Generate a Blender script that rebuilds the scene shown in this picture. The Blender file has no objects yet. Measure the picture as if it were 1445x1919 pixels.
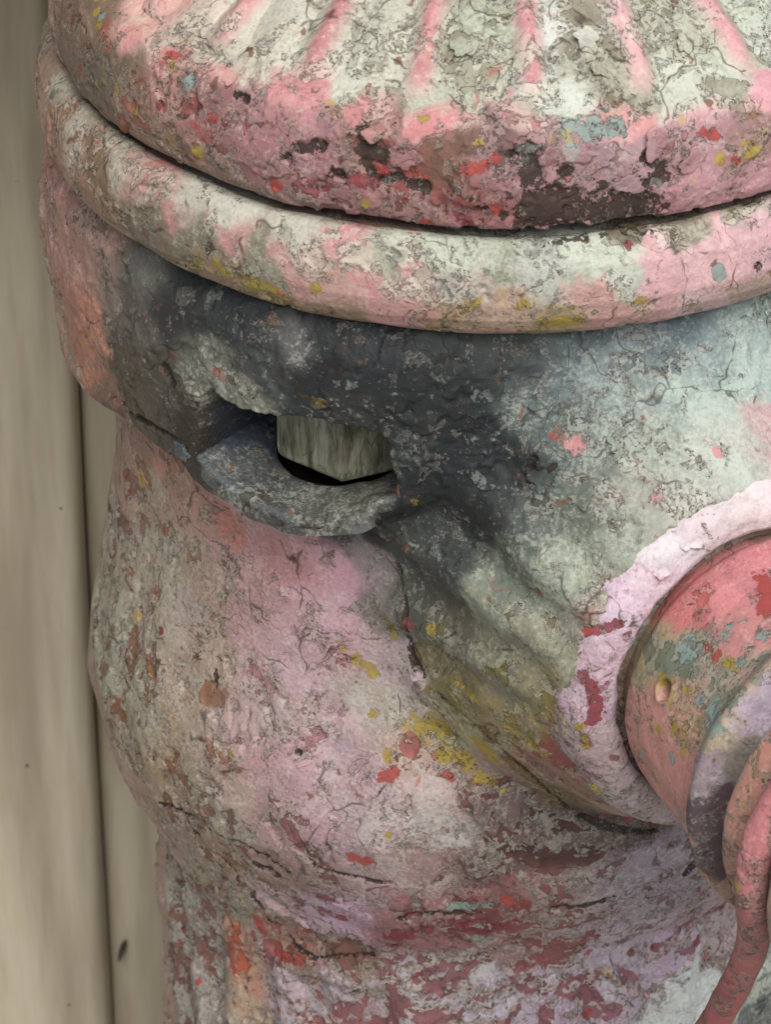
import bpy, math
import numpy as np
from mathutils import Matrix, Vector

# ------------------------------------------------------------------ camera, light
SC = bpy.context.scene
COL = SC.collection
S = 0.15                       # one working unit = groove radius of the bonnet = 0.15 m

cam_d = bpy.data.cameras.new('camera')
cam = bpy.data.objects.new('camera', cam_d)
COL.objects.link(cam)
PITCH, ROLL = math.radians(33.76), 0.0
_fw = Vector((0, math.cos(PITCH), -math.sin(PITCH)))
_up = Vector((0, math.sin(PITCH), math.cos(PITCH)))
_rt = Vector((1, 0, 0))
_r2 = _rt*math.cos(ROLL) + _up*math.sin(ROLL)
_u2 = -_rt*math.sin(ROLL) + _up*math.cos(ROLL)
cam_m = Matrix((_r2, _u2, -_fw)).transposed().to_4x4()
cam_m.translation = Vector((-.25, -7.6, 3.751))*S
cam.matrix_world = cam_m
cam_d.sensor_fit = 'VERTICAL'
cam_d.sensor_height = 24
cam_d.lens = 24*7000/1919
cam_d.clip_start = .01
cam_d.clip_end = 200
cam_d.dof.use_dof = True
cam_d.dof.focus_distance = 8.1*S
cam_d.dof.aperture_fstop = 20
SC.camera = cam
SC.cycles.max_bounces = 2
SC.cycles.diffuse_bounces = 2
SC.cycles.glossy_bounces = 1

SUN_DIR = Vector((0.13, -0.54, 0.80)).normalized()      # towards the sun
SUN_EL = math.asin(SUN_DIR.z)
SUN_AZ = math.atan2(SUN_DIR.x, SUN_DIR.y)
world = bpy.data.worlds.new('World')
SC.world = world
world.use_nodes = True
wn = world.node_tree
bg = wn.nodes['Background']
sky = wn.nodes.new('ShaderNodeTexSky')
sky.sky_type = 'NISHITA'
sky.sun_disc = False
sky.sun_elevation = SUN_EL
sky.sun_rotation = SUN_AZ
sky.dust_density = 3.0
wn.links.new(sky.outputs[0], bg.inputs[0])
bg.inputs[1].default_value = 0.06
sun_d = bpy.data.lights.new('sun', 'SUN')
sun_d.energy = 2.4
sun_d.angle = math.radians(48)
sun_d.color = (1, .98, .94)
sun = bpy.data.objects.new('sun', sun_d)
sun.rotation_euler = SUN_DIR.to_track_quat('Z', 'Y').to_euler()
COL.objects.link(sun)
SC.view_settings.view_transform = 'Standard'
SC.view_settings.look = 'None'
SC.view_settings.gamma = 1
SC.view_settings.use_curve_mapping = False
SC.view_settings.exposure = 0.50

# ------------------------------------------------------------------ numpy noise
_rng = np.random.RandomState(11)
_PERM = np.concatenate([_rng.permutation(256)]*3)
_GR = _rng.normal(size=(256, 3))
_GR /= np.linalg.norm(_GR, axis=1)[:, None]
_GR = _GR.astype(np.float32)

def perlin(p):
    p = p.astype(np.float32)
    i = np.floor(p).astype(np.int32)
    f = p - i
    i &= 255
    u = f*f*f*(f*(f*6 - 15) + 10)
    out = 0
    for dx in (0, 1):
        wx = u[:, 0] if dx else 1 - u[:, 0]
        hx = _PERM[i[:, 0] + dx]
        for dy in (0, 1):
            wy = u[:, 1] if dy else 1 - u[:, 1]
            hy = _PERM[hx + i[:, 1] + dy]
            for dz in (0, 1):
                wz = u[:, 2] if dz else 1 - u[:, 2]
                g = _GR[_PERM[hy + i[:, 2] + dz]]
                d = g[:, 0]*(f[:, 0] - dx) + g[:, 1]*(f[:, 1] - dy) + g[:, 2]*(f[:, 2] - dz)
                out = out + wx*wy*wz*d
    return out*1.5

def fbm(p, scale, octv=4, rough=.5):
    a, s, out = 1., scale, 0
    for k in range(octv):
        out = out + a*perlin(p*s + 17.3*k)
        a *= rough
        s *= 2.03
    return out

def sst(a, b, x):
    t = np.clip((x - a)/(b - a), 0, 1)
    return t*t*(3 - 2*t)

def curve(pts):
    """smooth monotone interpolation through (x, y) control points"""
    pts = sorted(pts)
    x = np.array([p[0] for p in pts]); y = np.array([p[1] for p in pts])
    h = np.diff(x); d = np.diff(y)/h
    m = np.zeros_like(y)
    for k in range(1, len(x) - 1):
        if d[k-1]*d[k] > 0:
            w1, w2 = 2*h[k] + h[k-1], h[k] + 2*h[k-1]
            m[k] = (w1 + w2)/(w1/d[k-1] + w2/d[k])
    m[0], m[-1] = d[0], d[-1]
    def f(q):
        q = np.clip(q, x[0], x[-1])
        k = np.clip(np.searchsorted(x, q) - 1, 0, len(h) - 1)
        t = (q - x[k])/h[k]
        return ((2*t**3 - 3*t*t + 1)*y[k] + (t**3 - 2*t*t + t)*h[k]*m[k]
                + (-2*t**3 + 3*t*t)*y[k+1] + (t**3 - t*t)*h[k]*m[k+1])
    return f

# ------------------------------------------------------------------ paint fields
# Points on the casting (working units) with the paint there, some with shade painted in:
# part, x, y, z, reach, top coat, coat beneath it, peel, crack, chalk
PAINT = [
 ('bonnet', -0.723, -0.493, 0.267, 0.1, (204, 161, 151), (192, 178, 154), 0.35, 0.3, 0.4),
 ('bonnet', -0.651, -0.606, 0.273, 0.086, (192, 177, 161), (166, 146, 127), 0.46, 0.3, 0.6),
 ('bonnet', -0.493, -0.702, 0.297, 0.1, (189, 182, 165), (154, 145, 125), 0.51, 0.4, 0.7),
 ('bonnet', -0.461, -0.642, 0.34, 0.086, (184, 180, 164), (141, 133, 115), 0.51, 0.5, 0.6),
 ('bonnet', -0.296, -0.766, 0.317, 0.1, (189, 187, 170), (149, 143, 121), 0.56, 0.6, 0.7),
 ('bonnet', -0.285, -0.681, 0.359, 0.086, (181, 180, 163), (132, 125, 106), 0.56, 0.6, 0.6),
 ('bonnet', -0.08, -0.764, 0.352, 0.1, (167, 170, 149), (126, 123, 101), 0.61, 0.7, 0.6),
 ('bonnet', -0.091, -0.859, 0.292, 0.086, (180, 182, 163), (146, 141, 119), 0.56, 0.6, 0.6),
 ('bonnet', -0.133, -0.745, 0.342, 0.05, (200, 200, 188), (171, 166, 148), 0.36, 0.3, 0.8),
 ('bonnet', 0.083, -0.751, 0.346, 0.057, (209, 211, 202), (173, 172, 155), 0.36, 0.4, 0.8),
 ('bonnet', 0.159, -0.744, 0.354, 0.086, (184, 183, 168), (125, 115, 94), 0.66, 0.9, 0.5),
 ('bonnet', 0.178, -0.844, 0.297, 0.086, (161, 159, 139), (115, 106, 86), 0.66, 0.7, 0.4),
 ('bonnet', 0.112, -0.897, 0.264, 0.071, (199, 203, 188), (166, 166, 147), 0.36, 0.5, 0.8),
 ('bonnet', 0.368, -0.718, 0.329, 0.086, (177, 178, 159), (127, 123, 99), 0.61, 0.8, 0.6),
 ('bonnet', 0.374, -0.822, 0.273, 0.086, (188, 192, 175), (144, 139, 118), 0.51, 0.7, 0.7),
 ('bonnet', 0.528, -0.643, 0.316, 0.057, (186, 192, 176), (144, 141, 122), 0.56, 0.5, 0.6),
 ('bonnet', -0.778, -0.528, 0.247, 0.057, (204, 143, 139), (153, 93, 90), 0.3, 0.2, 0.2),
 ('bonnet', -0.683, -0.66, 0.239, 0.051, (196, 130, 127), (167, 101, 89), 0.4, 0.3, 0.2),
 ('bonnet', -0.58, -0.759, 0.241, 0.051, (195, 142, 138), (191, 156, 140), 0.41, 0.3, 0.3),
 ('bonnet', -0.426, -0.849, 0.245, 0.051, (191, 133, 132), (197, 166, 155), 0.41, 0.3, 0.3),
 ('bonnet', -0.274, -0.906, 0.244, 0.051, (185, 122, 122), (191, 165, 154), 0.41, 0.3, 0.3),
 ('bonnet', -0.114, -0.938, 0.247, 0.051, (197, 132, 132), (196, 174, 162), 0.35, 0.3, 0.3),
 ('bonnet', 0.046, -0.954, 0.24, 0.051, (165, 110, 111), (196, 174, 162), 0.43, 0.3, 0.3),
 ('bonnet', 0.208, -0.934, 0.241, 0.057, (200, 143, 141), (163, 147, 135), 0.4, 0.4, 0.3),
 ('bonnet', 0.372, -0.874, 0.245, 0.057, (199, 144, 148), (194, 181, 169), 0.36, 0.4, 0.3),
 ('bonnet', 0.485, -0.814, 0.245, 0.057, (210, 156, 161), (206, 168, 163), 0.26, 0.3, 0.2),
 ('bonnet', -0.875, -0.453, 0.198, 0.086, (123, 105, 88), (132, 81, 60), 0.4, 0.3, 0.1),
 ('bonnet', -0.825, -0.554, 0.16, 0.086, (112, 99, 81), (99, 76, 58), 0.4, 0.3, 0.1),
 ('bonnet', -0.895, -0.432, 0.035, 0.071, (121, 106, 88), (135, 96, 70), 0.4, 0.3, 0.1),
 ('bonnet', -0.767, -0.64, 0.093, 0.086, (133, 111, 92), (142, 89, 71), 0.5, 0.3, 0.1),
 ('bonnet', -0.683, -0.717, 0.157, 0.071, (165, 124, 115), (135, 89, 73), 0.5, 0.4, 0.2),
 ('bonnet', -0.686, -0.719, 0.059, 0.064, (123, 93, 83), (156, 127, 93), 0.53, 0.3, 0.2),
 ('bonnet', -0.58, -0.812, 0.146, 0.086, (144, 105, 102), (140, 74, 70), 0.53, 0.4, 0.2),
 ('bonnet', -0.571, -0.821, 0.052, 0.064, (131, 108, 96), (134, 98, 82), 0.48, 0.3, 0.2),
 ('bonnet', -0.469, -0.874, 0.179, 0.086, (157, 116, 115), (136, 85, 82), 0.48, 0.3, 0.2),
 ('bonnet', -0.427, -0.901, 0.046, 0.064, (144, 114, 108), (134, 98, 85), 0.48, 0.3, 0.2),
 ('bonnet', -0.382, -0.919, 0.166, 0.086, (159, 120, 122), (140, 73, 70), 0.53, 0.4, 0.2),
 ('bonnet', -0.274, -0.952, 0.172, 0.086, (145, 112, 103), (112, 67, 56), 0.68, 0.4, 0.1),
 ('bonnet', -0.328, -0.943, 0.094, 0.071, (145, 106, 108), (125, 60, 58), 0.63, 0.4, 0.1),
 ('bonnet', -0.21, -0.968, 0.168, 0.071, (151, 110, 109), (130, 58, 55), 0.68, 0.4, 0.1),
 ('bonnet', -0.103, -0.988, 0.167, 0.071, (129, 97, 86), (111, 78, 64), 0.73, 0.4, 0.1),
 ('bonnet', -0.166, -0.985, 0.068, 0.071, (148, 111, 110), (133, 70, 65), 0.58, 0.4, 0.2),
 ('bonnet', -0.059, -0.997, 0.087, 0.071, (147, 102, 101), (127, 60, 56), 0.63, 0.4, 0.1),
 ('bonnet', 0.004, -0.988, 0.179, 0.071, (157, 117, 118), (99, 77, 71), 0.58, 0.5, 0.1),
 ('bonnet', 0.112, -0.989, 0.143, 0.086, (160, 125, 128), (144, 87, 86), 0.48, 0.5, 0.2),
 ('bonnet', 0.219, -0.972, 0.159, 0.086, (162, 134, 138), (140, 100, 95), 0.48, 0.5, 0.2),
 ('bonnet', 0.318, -0.944, 0.155, 0.071, (168, 128, 132), (116, 82, 75), 0.53, 0.5, 0.2),
 ('bonnet', 0.372, -0.909, 0.198, 0.071, (181, 140, 145), (158, 117, 112), 0.43, 0.5, 0.2),
 ('bonnet', 0.463, -0.881, 0.146, 0.071, (153, 119, 115), (138, 109, 77), 0.58, 0.4, 0.2),
 ('bonnet', 0.409, -0.915, 0.078, 0.071, (188, 145, 151), (192, 139, 141), 0.23, 0.3, 0.2),
 ('bonnet', 0.334, -0.935, 0.04, 0.057, (178, 137, 142), (159, 90, 92), 0.38, 0.3, 0.2),
 ('bonnet', 0.512, -0.86, 0.073, 0.057, (181, 139, 144), (179, 112, 115), 0.28, 0.3, 0.2),
 ('rib', -0.383, -0.786, 0.291, 0.129, (185, 124, 125), (204, 197, 177), 0.3, 0.2, 0.25),
 ('rib', -0.56, -0.673, 0.283, 0.129, (190, 133, 131), (204, 197, 177), 0.3, 0.2, 0.3),
 ('rib', -0.167, -0.83, 0.313, 0.129, (185, 127, 126), (204, 197, 177), 0.3, 0.2, 0.3),
 ('rib', -0.198, -0.688, 0.362, 0.086, (188, 132, 132), (204, 197, 177), 0.3, 0.2, 0.3),
 ('rib', 0.049, -0.821, 0.333, 0.129, (195, 136, 138), (204, 197, 177), 0.3, 0.2, 0.3),
 ('rib', 0.266, -0.798, 0.321, 0.129, (207, 164, 163), (204, 197, 177), 0.3, 0.4, 0.4),
 ('rib', 0.225, -0.71, 0.373, 0.086, (202, 157, 159), (204, 197, 177), 0.3, 0.4, 0.3),
 ('rib', 0.468, -0.701, 0.321, 0.129, (209, 154, 157), (204, 197, 177), 0.3, 0.2, 0.4),
 ('rib', -0.722, -0.51, 0.275, 0.086, (194, 139, 138), (204, 197, 177), 0.3, 0.2, 0.3),
 ('flange', -1.017, 0.002, -0.029, 0.057, (158, 150, 130), (172, 132, 109), 0.5, 0.4, 0.6),
 ('flange', -1.001, -0.217, -0.037, 0.057, (167, 145, 126), (173, 121, 96), 0.5, 0.4, 0.4),
 ('flange', -0.974, -0.362, -0.08, 0.057, (157, 122, 103), (145, 110, 85), 0.55, 0.4, 0.3),
 ('flange', -0.952, -0.297, -0.01, 0.057, (169, 160, 140), (161, 144, 122), 0.4, 0.4, 0.7),
 ('flange', -0.907, -0.46, -0.028, 0.057, (166, 156, 137), (178, 139, 124), 0.4, 0.4, 0.7),
 ('flange', -0.88, -0.557, -0.079, 0.057, (148, 115, 96), (122, 104, 81), 0.55, 0.4, 0.3),
 ('flange', -0.818, -0.606, -0.027, 0.051, (167, 158, 140), (168, 143, 122), 0.45, 0.4, 0.7),
 ('flange', -0.781, -0.662, -0.035, 0.051, (171, 130, 121), (172, 160, 141), 0.45, 0.4, 0.4),
 ('flange', -0.77, -0.705, -0.101, 0.051, (125, 111, 93), (118, 105, 81), 0.55, 0.4, 0.3),
 ('flange', -0.687, -0.756, -0.022, 0.046, (172, 167, 152), (155, 146, 127), 0.45, 0.4, 0.7),
 ('flange', -0.71, -0.748, -0.039, 0.051, (178, 133, 125), (172, 160, 141), 0.45, 0.4, 0.4),
 ('flange', -0.664, -0.807, -0.095, 0.051, (125, 117, 100), (120, 111, 89), 0.6, 0.4, 0.4),
 ('flange', -0.643, -0.819, -0.152, 0.043, (149, 122, 102), (137, 126, 74), 0.55, 0.4, 0.2),
 ('flange', -0.573, -0.831, -0.018, 0.043, (176, 172, 157), (148, 142, 126), 0.45, 0.4, 0.7),
 ('flange', -0.584, -0.854, -0.056, 0.051, (178, 132, 127), (182, 170, 153), 0.45, 0.4, 0.4),
 ('flange', -0.539, -0.892, -0.097, 0.051, (135, 129, 110), (127, 118, 95), 0.6, 0.4, 0.5),
 ('flange', -0.53, -0.894, -0.16, 0.043, (153, 130, 100), (151, 133, 67), 0.55, 0.4, 0.2),
 ('flange', -0.428, -0.927, -0.027, 0.046, (181, 174, 160), (148, 143, 126), 0.45, 0.4, 0.7),
 ('flange', -0.428, -0.946, -0.066, 0.051, (184, 135, 131), (182, 170, 153), 0.45, 0.4, 0.4),
 ('flange', -0.384, -0.973, -0.114, 0.051, (176, 141, 132), (159, 147, 108), 0.45, 0.4, 0.3),
 ('flange', -0.385, -0.964, -0.17, 0.043, (152, 126, 106), (138, 120, 79), 0.5, 0.4, 0.2),
 ('flange', -0.296, -0.991, -0.053, 0.057, (186, 134, 133), (176, 176, 156), 0.45, 0.4, 0.4),
 ('flange', -0.253, -0.987, -0.03, 0.043, (168, 170, 152), (144, 144, 127), 0.45, 0.4, 0.8),
 ('flange', -0.188, -1.016, -0.076, 0.051, (188, 145, 140), (175, 169, 152), 0.5, 0.4, 0.5),
 ('flange', -0.209, -1.021, -0.149, 0.051, (185, 143, 140), (174, 138, 120), 0.4, 0.4, 0.3),
 ('flange', -0.112, -1.012, -0.028, 0.049, (173, 178, 160), (142, 142, 122), 0.45, 0.4, 0.8),
 ('flange', -0.101, -1.033, -0.079, 0.051, (174, 155, 145), (151, 151, 140), 0.55, 0.4, 0.6),
 ('flange', -0.111, -1.031, -0.155, 0.049, (174, 146, 129), (153, 128, 77), 0.5, 0.4, 0.2),
 ('flange', -0.004, -1.014, -0.027, 0.043, (150, 152, 135), (122, 120, 98), 0.55, 0.4, 0.7),
 ('flange', 0.051, -1.033, -0.066, 0.051, (162, 164, 151), (144, 144, 135), 0.6, 0.4, 0.7),
 ('flange', 0.008, -1.042, -0.123, 0.049, (176, 151, 135), (161, 138, 81), 0.55, 0.4, 0.3),
 ('flange', 0.097, -1.03, -0.168, 0.043, (152, 133, 100), (151, 135, 68), 0.6, 0.4, 0.1),
 ('flange', 0.137, -1.007, -0.031, 0.049, (180, 185, 167), (149, 153, 134), 0.4, 0.4, 0.8),
 ('flange', 0.214, -1.014, -0.064, 0.049, (184, 188, 172), (170, 176, 159), 0.4, 0.4, 0.8),
 ('flange', 0.16, -1.031, -0.117, 0.051, (194, 152, 147), (158, 134, 107), 0.45, 0.4, 0.3),
 ('flange', 0.271, -1.008, -0.143, 0.049, (191, 152, 151), (154, 131, 88), 0.5, 0.4, 0.3),
 ('flange', 0.214, -0.978, -0.01, 0.034, (117, 107, 90), (104, 92, 71), 0.6, 0.4, 0.3),
 ('flange', 0.358, -0.934, -0.01, 0.043, (144, 134, 117), (120, 108, 87), 0.55, 0.4, 0.5),
 ('flange', 0.291, -1.0, -0.073, 0.051, (203, 161, 162), (193, 180, 169), 0.3, 0.4, 0.3),
 ('flange', 0.414, -0.951, -0.063, 0.057, (210, 170, 172), (208, 176, 171), 0.25, 0.4, 0.3),
 ('flange', 0.516, -0.897, -0.056, 0.057, (206, 166, 171), (196, 159, 154), 0.3, 0.4, 0.3),
 ('flange', 0.384, -0.965, -0.156, 0.051, (199, 168, 171), (141, 124, 91), 0.4, 0.4, 0.3),
 ('flange', 0.52, -0.904, -0.141, 0.051, (169, 147, 137), (141, 122, 91), 0.5, 0.4, 0.3),
 ('flange', 0.494, -0.871, -0.008, 0.043, (155, 152, 135), (137, 125, 103), 0.5, 0.4, 0.5),
 ('barrel', -0.954, -0.281, -0.257, 0.071, (164, 127, 117), (139, 95, 76), 0.4, 0.5, 0.3),
 ('barrel', -0.967, -0.333, -0.363, 0.086, (174, 133, 122), (143, 101, 83), 0.4, 0.5, 0.3),
 ('barrel', -0.898, -0.455, -0.335, 0.086, (162, 129, 116), (123, 94, 75), 0.4, 0.5, 0.3),
 ('barrel', -0.946, -0.386, -0.497, 0.071, (173, 124, 106), (154, 100, 70), 0.35, 0.4, 0.2),
 ('barrel', -0.928, -0.376, -0.629, 0.057, (179, 126, 105), (163, 111, 70), 0.35, 0.4, 0.2),
 ('barrel', -0.863, -0.504, -0.401, 0.071, (140, 123, 109), (107, 93, 78), 0.4, 0.5, 0.3),
 ('barrel', -0.78, -0.641, -0.281, 0.071, (101, 100, 92), (92, 90, 82), 0.4, 0.5, 0.2),
 ('barrel', -0.685, -0.709, -0.254, 0.071, (43, 46, 44), (36, 38, 36), 0.28, 0.5, 0.05),
 ('barrel', -0.697, -0.75, -0.335, 0.086, (53, 53, 52), (41, 43, 40), 0.28, 0.6, 0.05),
 ('barrel', -0.797, -0.642, -0.427, 0.071, (94, 90, 80), (77, 67, 54), 0.28, 0.6, 0.1),
 ('barrel', -0.816, -0.6, -0.561, 0.071, (93, 83, 68), (71, 59, 42), 0.28, 0.7, 0.1),
 ('barrel', -0.74, -0.704, -0.552, 0.071, (81, 76, 65), (60, 51, 39), 0.28, 0.7, 0.1),
 ('barrel', -0.681, -0.768, -0.594, 0.057, (57, 50, 42), (42, 35, 27), 0.28, 0.7, 0.05),
 ('barrel', -0.878, -0.442, -0.687, 0.057, (139, 109, 90), (106, 77, 60), 0.5, 0.6, 0.2),
 ('barrel', -0.59, -0.828, -0.289, 0.086, (43, 47, 47), (36, 38, 40), 0.28, 0.5, 0.05),
 ('barrel', -0.616, -0.816, -0.415, 0.071, (103, 103, 93), (91, 88, 75), 0.4, 0.5, 0.5),
 ('barrel', -0.522, -0.895, -0.367, 0.071, (64, 67, 66), (52, 52, 50), 0.28, 0.5, 0.05),
 ('barrel', -0.453, -0.916, -0.288, 0.051, (102, 101, 98), (83, 76, 78), 0.4, 0.5, 0.8),
 ('barrel', -0.386, -0.937, -0.276, 0.086, (33, 37, 38), (27, 31, 32), 0.28, 0.6, 0.05),
 ('barrel', -0.387, -0.95, -0.372, 0.071, (37, 41, 42), (30, 33, 34), 0.28, 0.6, 0.05),
 ('barrel', -0.535, -0.888, -0.444, 0.043, (126, 126, 112), (91, 86, 73), 0.4, 0.4, 0.8),
 ('barrel', -0.32, -0.977, -0.408, 0.057, (43, 44, 42), (49, 39, 30), 0.28, 0.5, 0.05),
 ('barrel', -0.253, -0.991, -0.308, 0.086, (36, 41, 42), (29, 33, 35), 0.28, 0.7, 0.05),
 ('barrel', -0.186, -0.998, -0.421, 0.086, (36, 40, 40), (43, 36, 30), 0.28, 0.7, 0.05),
 ('barrel', -0.197, -0.995, -0.543, 0.071, (51, 58, 57), (41, 46, 46), 0.5, 0.7, 0.05),
 ('barrel', -0.207, -0.978, -0.676, 0.071, (29, 32, 32), (24, 28, 29), 0.28, 0.7, 0.05),
 ('barrel', -0.109, -0.985, -0.26, 0.086, (43, 48, 47), (33, 40, 40), 0.28, 0.8, 0.05),
 ('barrel', -0.075, -0.995, -0.397, 0.086, (37, 42, 43), (30, 35, 36), 0.28, 0.8, 0.05),
 ('barrel', -0.073, -1.013, -0.531, 0.086, (27, 32, 34), (22, 27, 29), 0.28, 0.8, 0.05),
 ('barrel', 0.005, -1.024, -0.537, 0.071, (27, 32, 34), (22, 27, 29), 0.28, 0.8, 0.05),
 ('barrel', -0.106, -1.009, -0.628, 0.086, (27, 31, 33), (22, 27, 29), 0.28, 0.7, 0.05),
 ('barrel', -0.05, -1.055, -0.652, 0.071, (39, 41, 40), (32, 36, 32), 0.28, 0.6, 0.05),
 ('barrel', 0.035, -0.971, -0.281, 0.086, (53, 58, 57), (47, 54, 54), 0.4, 0.9, 0.05),
 ('barrel', 0.059, -0.994, -0.41, 0.086, (87, 97, 95), (82, 93, 93), 0.45, 0.9, 0.5),
 ('barrel', 0.115, -1.044, -0.471, 0.071, (87, 97, 91), (78, 82, 74), 0.45, 1.0, 0.5),
 ('barrel', 0.124, -0.959, -0.263, 0.071, (83, 93, 94), (77, 90, 93), 0.4, 0.9, 0.5),
 ('barrel', 0.214, -0.975, -0.331, 0.086, (110, 122, 123), (94, 105, 105), 0.45, 0.9, 0.5),
 ('barrel', 0.348, -0.924, -0.284, 0.071, (88, 100, 105), (75, 89, 94), 0.4, 0.8, 0.4),
 ('barrel', 0.281, -1.011, -0.387, 0.086, (129, 140, 134), (109, 117, 110), 0.4, 0.8, 0.6),
 ('barrel', 0.427, -0.918, -0.3, 0.071, (123, 137, 135), (99, 116, 120), 0.4, 0.7, 0.5),
 ('barrel', 0.535, -0.827, -0.29, 0.057, (138, 153, 148), (128, 144, 139), 0.4, 0.6, 0.6),
 ('barrel', 0.533, -0.889, -0.357, 0.071, (160, 176, 169), (144, 159, 152), 0.3, 0.5, 0.8),
 ('barrel', 0.414, -0.996, -0.37, 0.086, (154, 169, 160), (134, 150, 143), 0.35, 0.6, 0.8),
 ('barrel', 0.311, -1.095, -0.452, 0.086, (140, 149, 136), (121, 126, 110), 0.4, 0.7, 0.6),
 ('barrel', 0.434, -1.073, -0.44, 0.071, (170, 177, 165), (168, 146, 142), 0.3, 0.5, 0.8),
 ('barrel', 0.539, -1.015, -0.437, 0.057, (183, 153, 152), (197, 181, 171), 0.3, 0.4, 0.5),
 ('barrel', 0.277, -1.154, -0.518, 0.071, (148, 150, 136), (185, 147, 141), 0.4, 0.6, 0.6),
 ('barrel', 0.366, -1.137, -0.49, 0.057, (166, 170, 158), (159, 159, 140), 0.35, 0.5, 0.7),
 ('barrel', 0.147, -1.122, -0.54, 0.086, (103, 109, 98), (102, 104, 91), 0.45, 0.8, 0.5),
 ('barrel', 0.222, -1.194, -0.585, 0.071, (144, 149, 133), (126, 128, 110), 0.4, 0.5, 0.6),
 ('barrel', 0.191, -1.079, -0.475, 0.071, (115, 122, 115), (99, 102, 91), 0.45, 0.9, 0.5),
 ('barrel', 0.06, -1.093, -0.586, 0.071, (80, 86, 81), (80, 84, 74), 0.45, 0.8, 0.5),
 ('barrel', 0.016, -1.04, -0.554, 0.057, (41, 44, 44), (36, 38, 38), 0.28, 0.8, 0.05),
 ('barrel', 0.125, -1.186, -0.644, 0.071, (143, 150, 133), (110, 108, 87), 0.4, 0.5, 0.6),
 ('barrel', 0.201, -1.238, -0.662, 0.071, (144, 147, 131), (142, 127, 107), 0.4, 0.5, 0.49),
 ('barrel', 0.006, -1.115, -0.72, 0.071, (108, 114, 102), (93, 93, 77), 0.4, 0.5, 0.42),
 ('barrel', -0.105, -1.022, -0.729, 0.071, (58, 61, 59), (55, 60, 53), 0.28, 0.5, 0.1),
 ('barrel', -0.184, -0.974, -0.803, 0.071, (66, 68, 63), (69, 70, 60), 0.4, 0.5, 0.2),
 ('barrel', -0.126, -0.997, -0.857, 0.057, (71, 71, 62), (68, 66, 57), 0.4, 0.5, 0.3),
 ('barrel', -0.027, -1.135, -0.788, 0.057, (134, 138, 120), (120, 117, 92), 0.35, 0.5, 0.56),
 ('barrel', 0.039, -1.213, -0.816, 0.057, (128, 128, 109), (126, 118, 82), 0.4, 0.5, 0.49),
 ('barrel', 0.126, -1.254, -0.786, 0.057, (130, 132, 114), (137, 124, 94), 0.4, 0.5, 0.49),
 ('barrel', 0.178, -1.287, -0.722, 0.051, (148, 141, 129), (166, 129, 116), 0.4, 0.4, 0.42),
 ('barrel', -0.092, -1.048, -0.933, 0.057, (90, 87, 72), (102, 95, 64), 0.45, 0.5, 0.4),
 ('barrel', -0.206, -0.931, -0.932, 0.057, (77, 76, 69), (77, 74, 63), 0.45, 0.5, 0.3),
 ('barrel', -0.014, -1.158, -0.967, 0.071, (119, 117, 96), (116, 107, 60), 0.45, 0.5, 0.42),
 ('barrel', 0.074, -1.234, -0.912, 0.057, (134, 126, 99), (122, 107, 54), 0.5, 0.4, 0.5),
 ('barrel', -0.113, -1.02, -1.068, 0.057, (117, 107, 75), (121, 108, 44), 0.5, 0.4, 0.4),
 ('barrel', 0.128, -1.298, -0.948, 0.057, (143, 125, 104), (139, 80, 69), 0.55, 0.4, 0.4),
 ('barrel', 0.023, -1.163, -1.091, 0.071, (140, 125, 89), (135, 118, 40), 0.55, 0.5, 0.4),
 ('barrel', 0.103, -1.212, -1.155, 0.071, (141, 113, 95), (138, 65, 63), 0.6, 0.4, 0.4),
 ('barrel', 0.18, -1.278, -1.133, 0.071, (126, 105, 98), (120, 64, 69), 0.6, 0.5, 0.4),
 ('barrel', 0.229, -0.964, -1.512, 0.071, (90, 71, 68), (66, 44, 41), 0.55, 0.7, 0.3),  # maroon paint with the cap's shadow darkened into it
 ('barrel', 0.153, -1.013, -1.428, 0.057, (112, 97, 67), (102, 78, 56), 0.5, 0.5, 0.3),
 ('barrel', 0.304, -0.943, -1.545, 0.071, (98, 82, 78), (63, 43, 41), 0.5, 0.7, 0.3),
 ('barrel', -0.817, -0.373, -0.874, 0.057, (146, 114, 98), (121, 78, 61), 0.45, 0.7, 0.2),
 ('barrel', -0.724, -0.52, -0.866, 0.071, (172, 129, 113), (134, 94, 72), 0.4, 0.6, 0.2),
 ('barrel', -0.868, -0.258, -1.067, 0.057, (165, 134, 117), (132, 82, 65), 0.5, 0.6, 0.4),
 ('barrel', -0.898, -0.193, -1.262, 0.057, (167, 155, 132), (121, 77, 57), 0.55, 0.6, 0.6),
 ('barrel', -0.783, -0.439, -1.066, 0.071, (166, 145, 125), (141, 95, 76), 0.5, 0.6, 0.5),
 ('barrel', -0.688, -0.57, -0.949, 0.071, (174, 135, 122), (139, 109, 73), 0.45, 0.6, 0.3),
 ('barrel', -0.514, -0.737, -0.923, 0.071, (188, 145, 143), (144, 101, 98), 0.35, 0.5, 0.3),
 ('barrel', -0.59, -0.671, -1.026, 0.071, (182, 145, 141), (136, 100, 83), 0.4, 0.5, 0.4),
 ('barrel', -0.442, -0.782, -0.949, 0.071, (191, 144, 147), (156, 106, 91), 0.35, 0.4, 0.2),
 ('barrel', -0.371, -0.818, -0.925, 0.057, (194, 151, 162), (158, 119, 122), 0.3, 0.4, 0.3),
 ('barrel', -0.3, -0.848, -0.89, 0.057, (136, 125, 126), (99, 93, 92), 0.35, 0.5, 0.3),
 ('barrel', -0.276, -0.881, -0.981, 0.057, (130, 121, 113), (104, 98, 77), 0.45, 0.5, 0.4),
 ('barrel', -0.372, -0.826, -1.049, 0.071, (189, 154, 162), (147, 103, 110), 0.35, 0.4, 0.4),
 ('barrel', -0.456, -0.787, -1.077, 0.071, (189, 152, 155), (147, 94, 91), 0.35, 0.5, 0.4),
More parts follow.
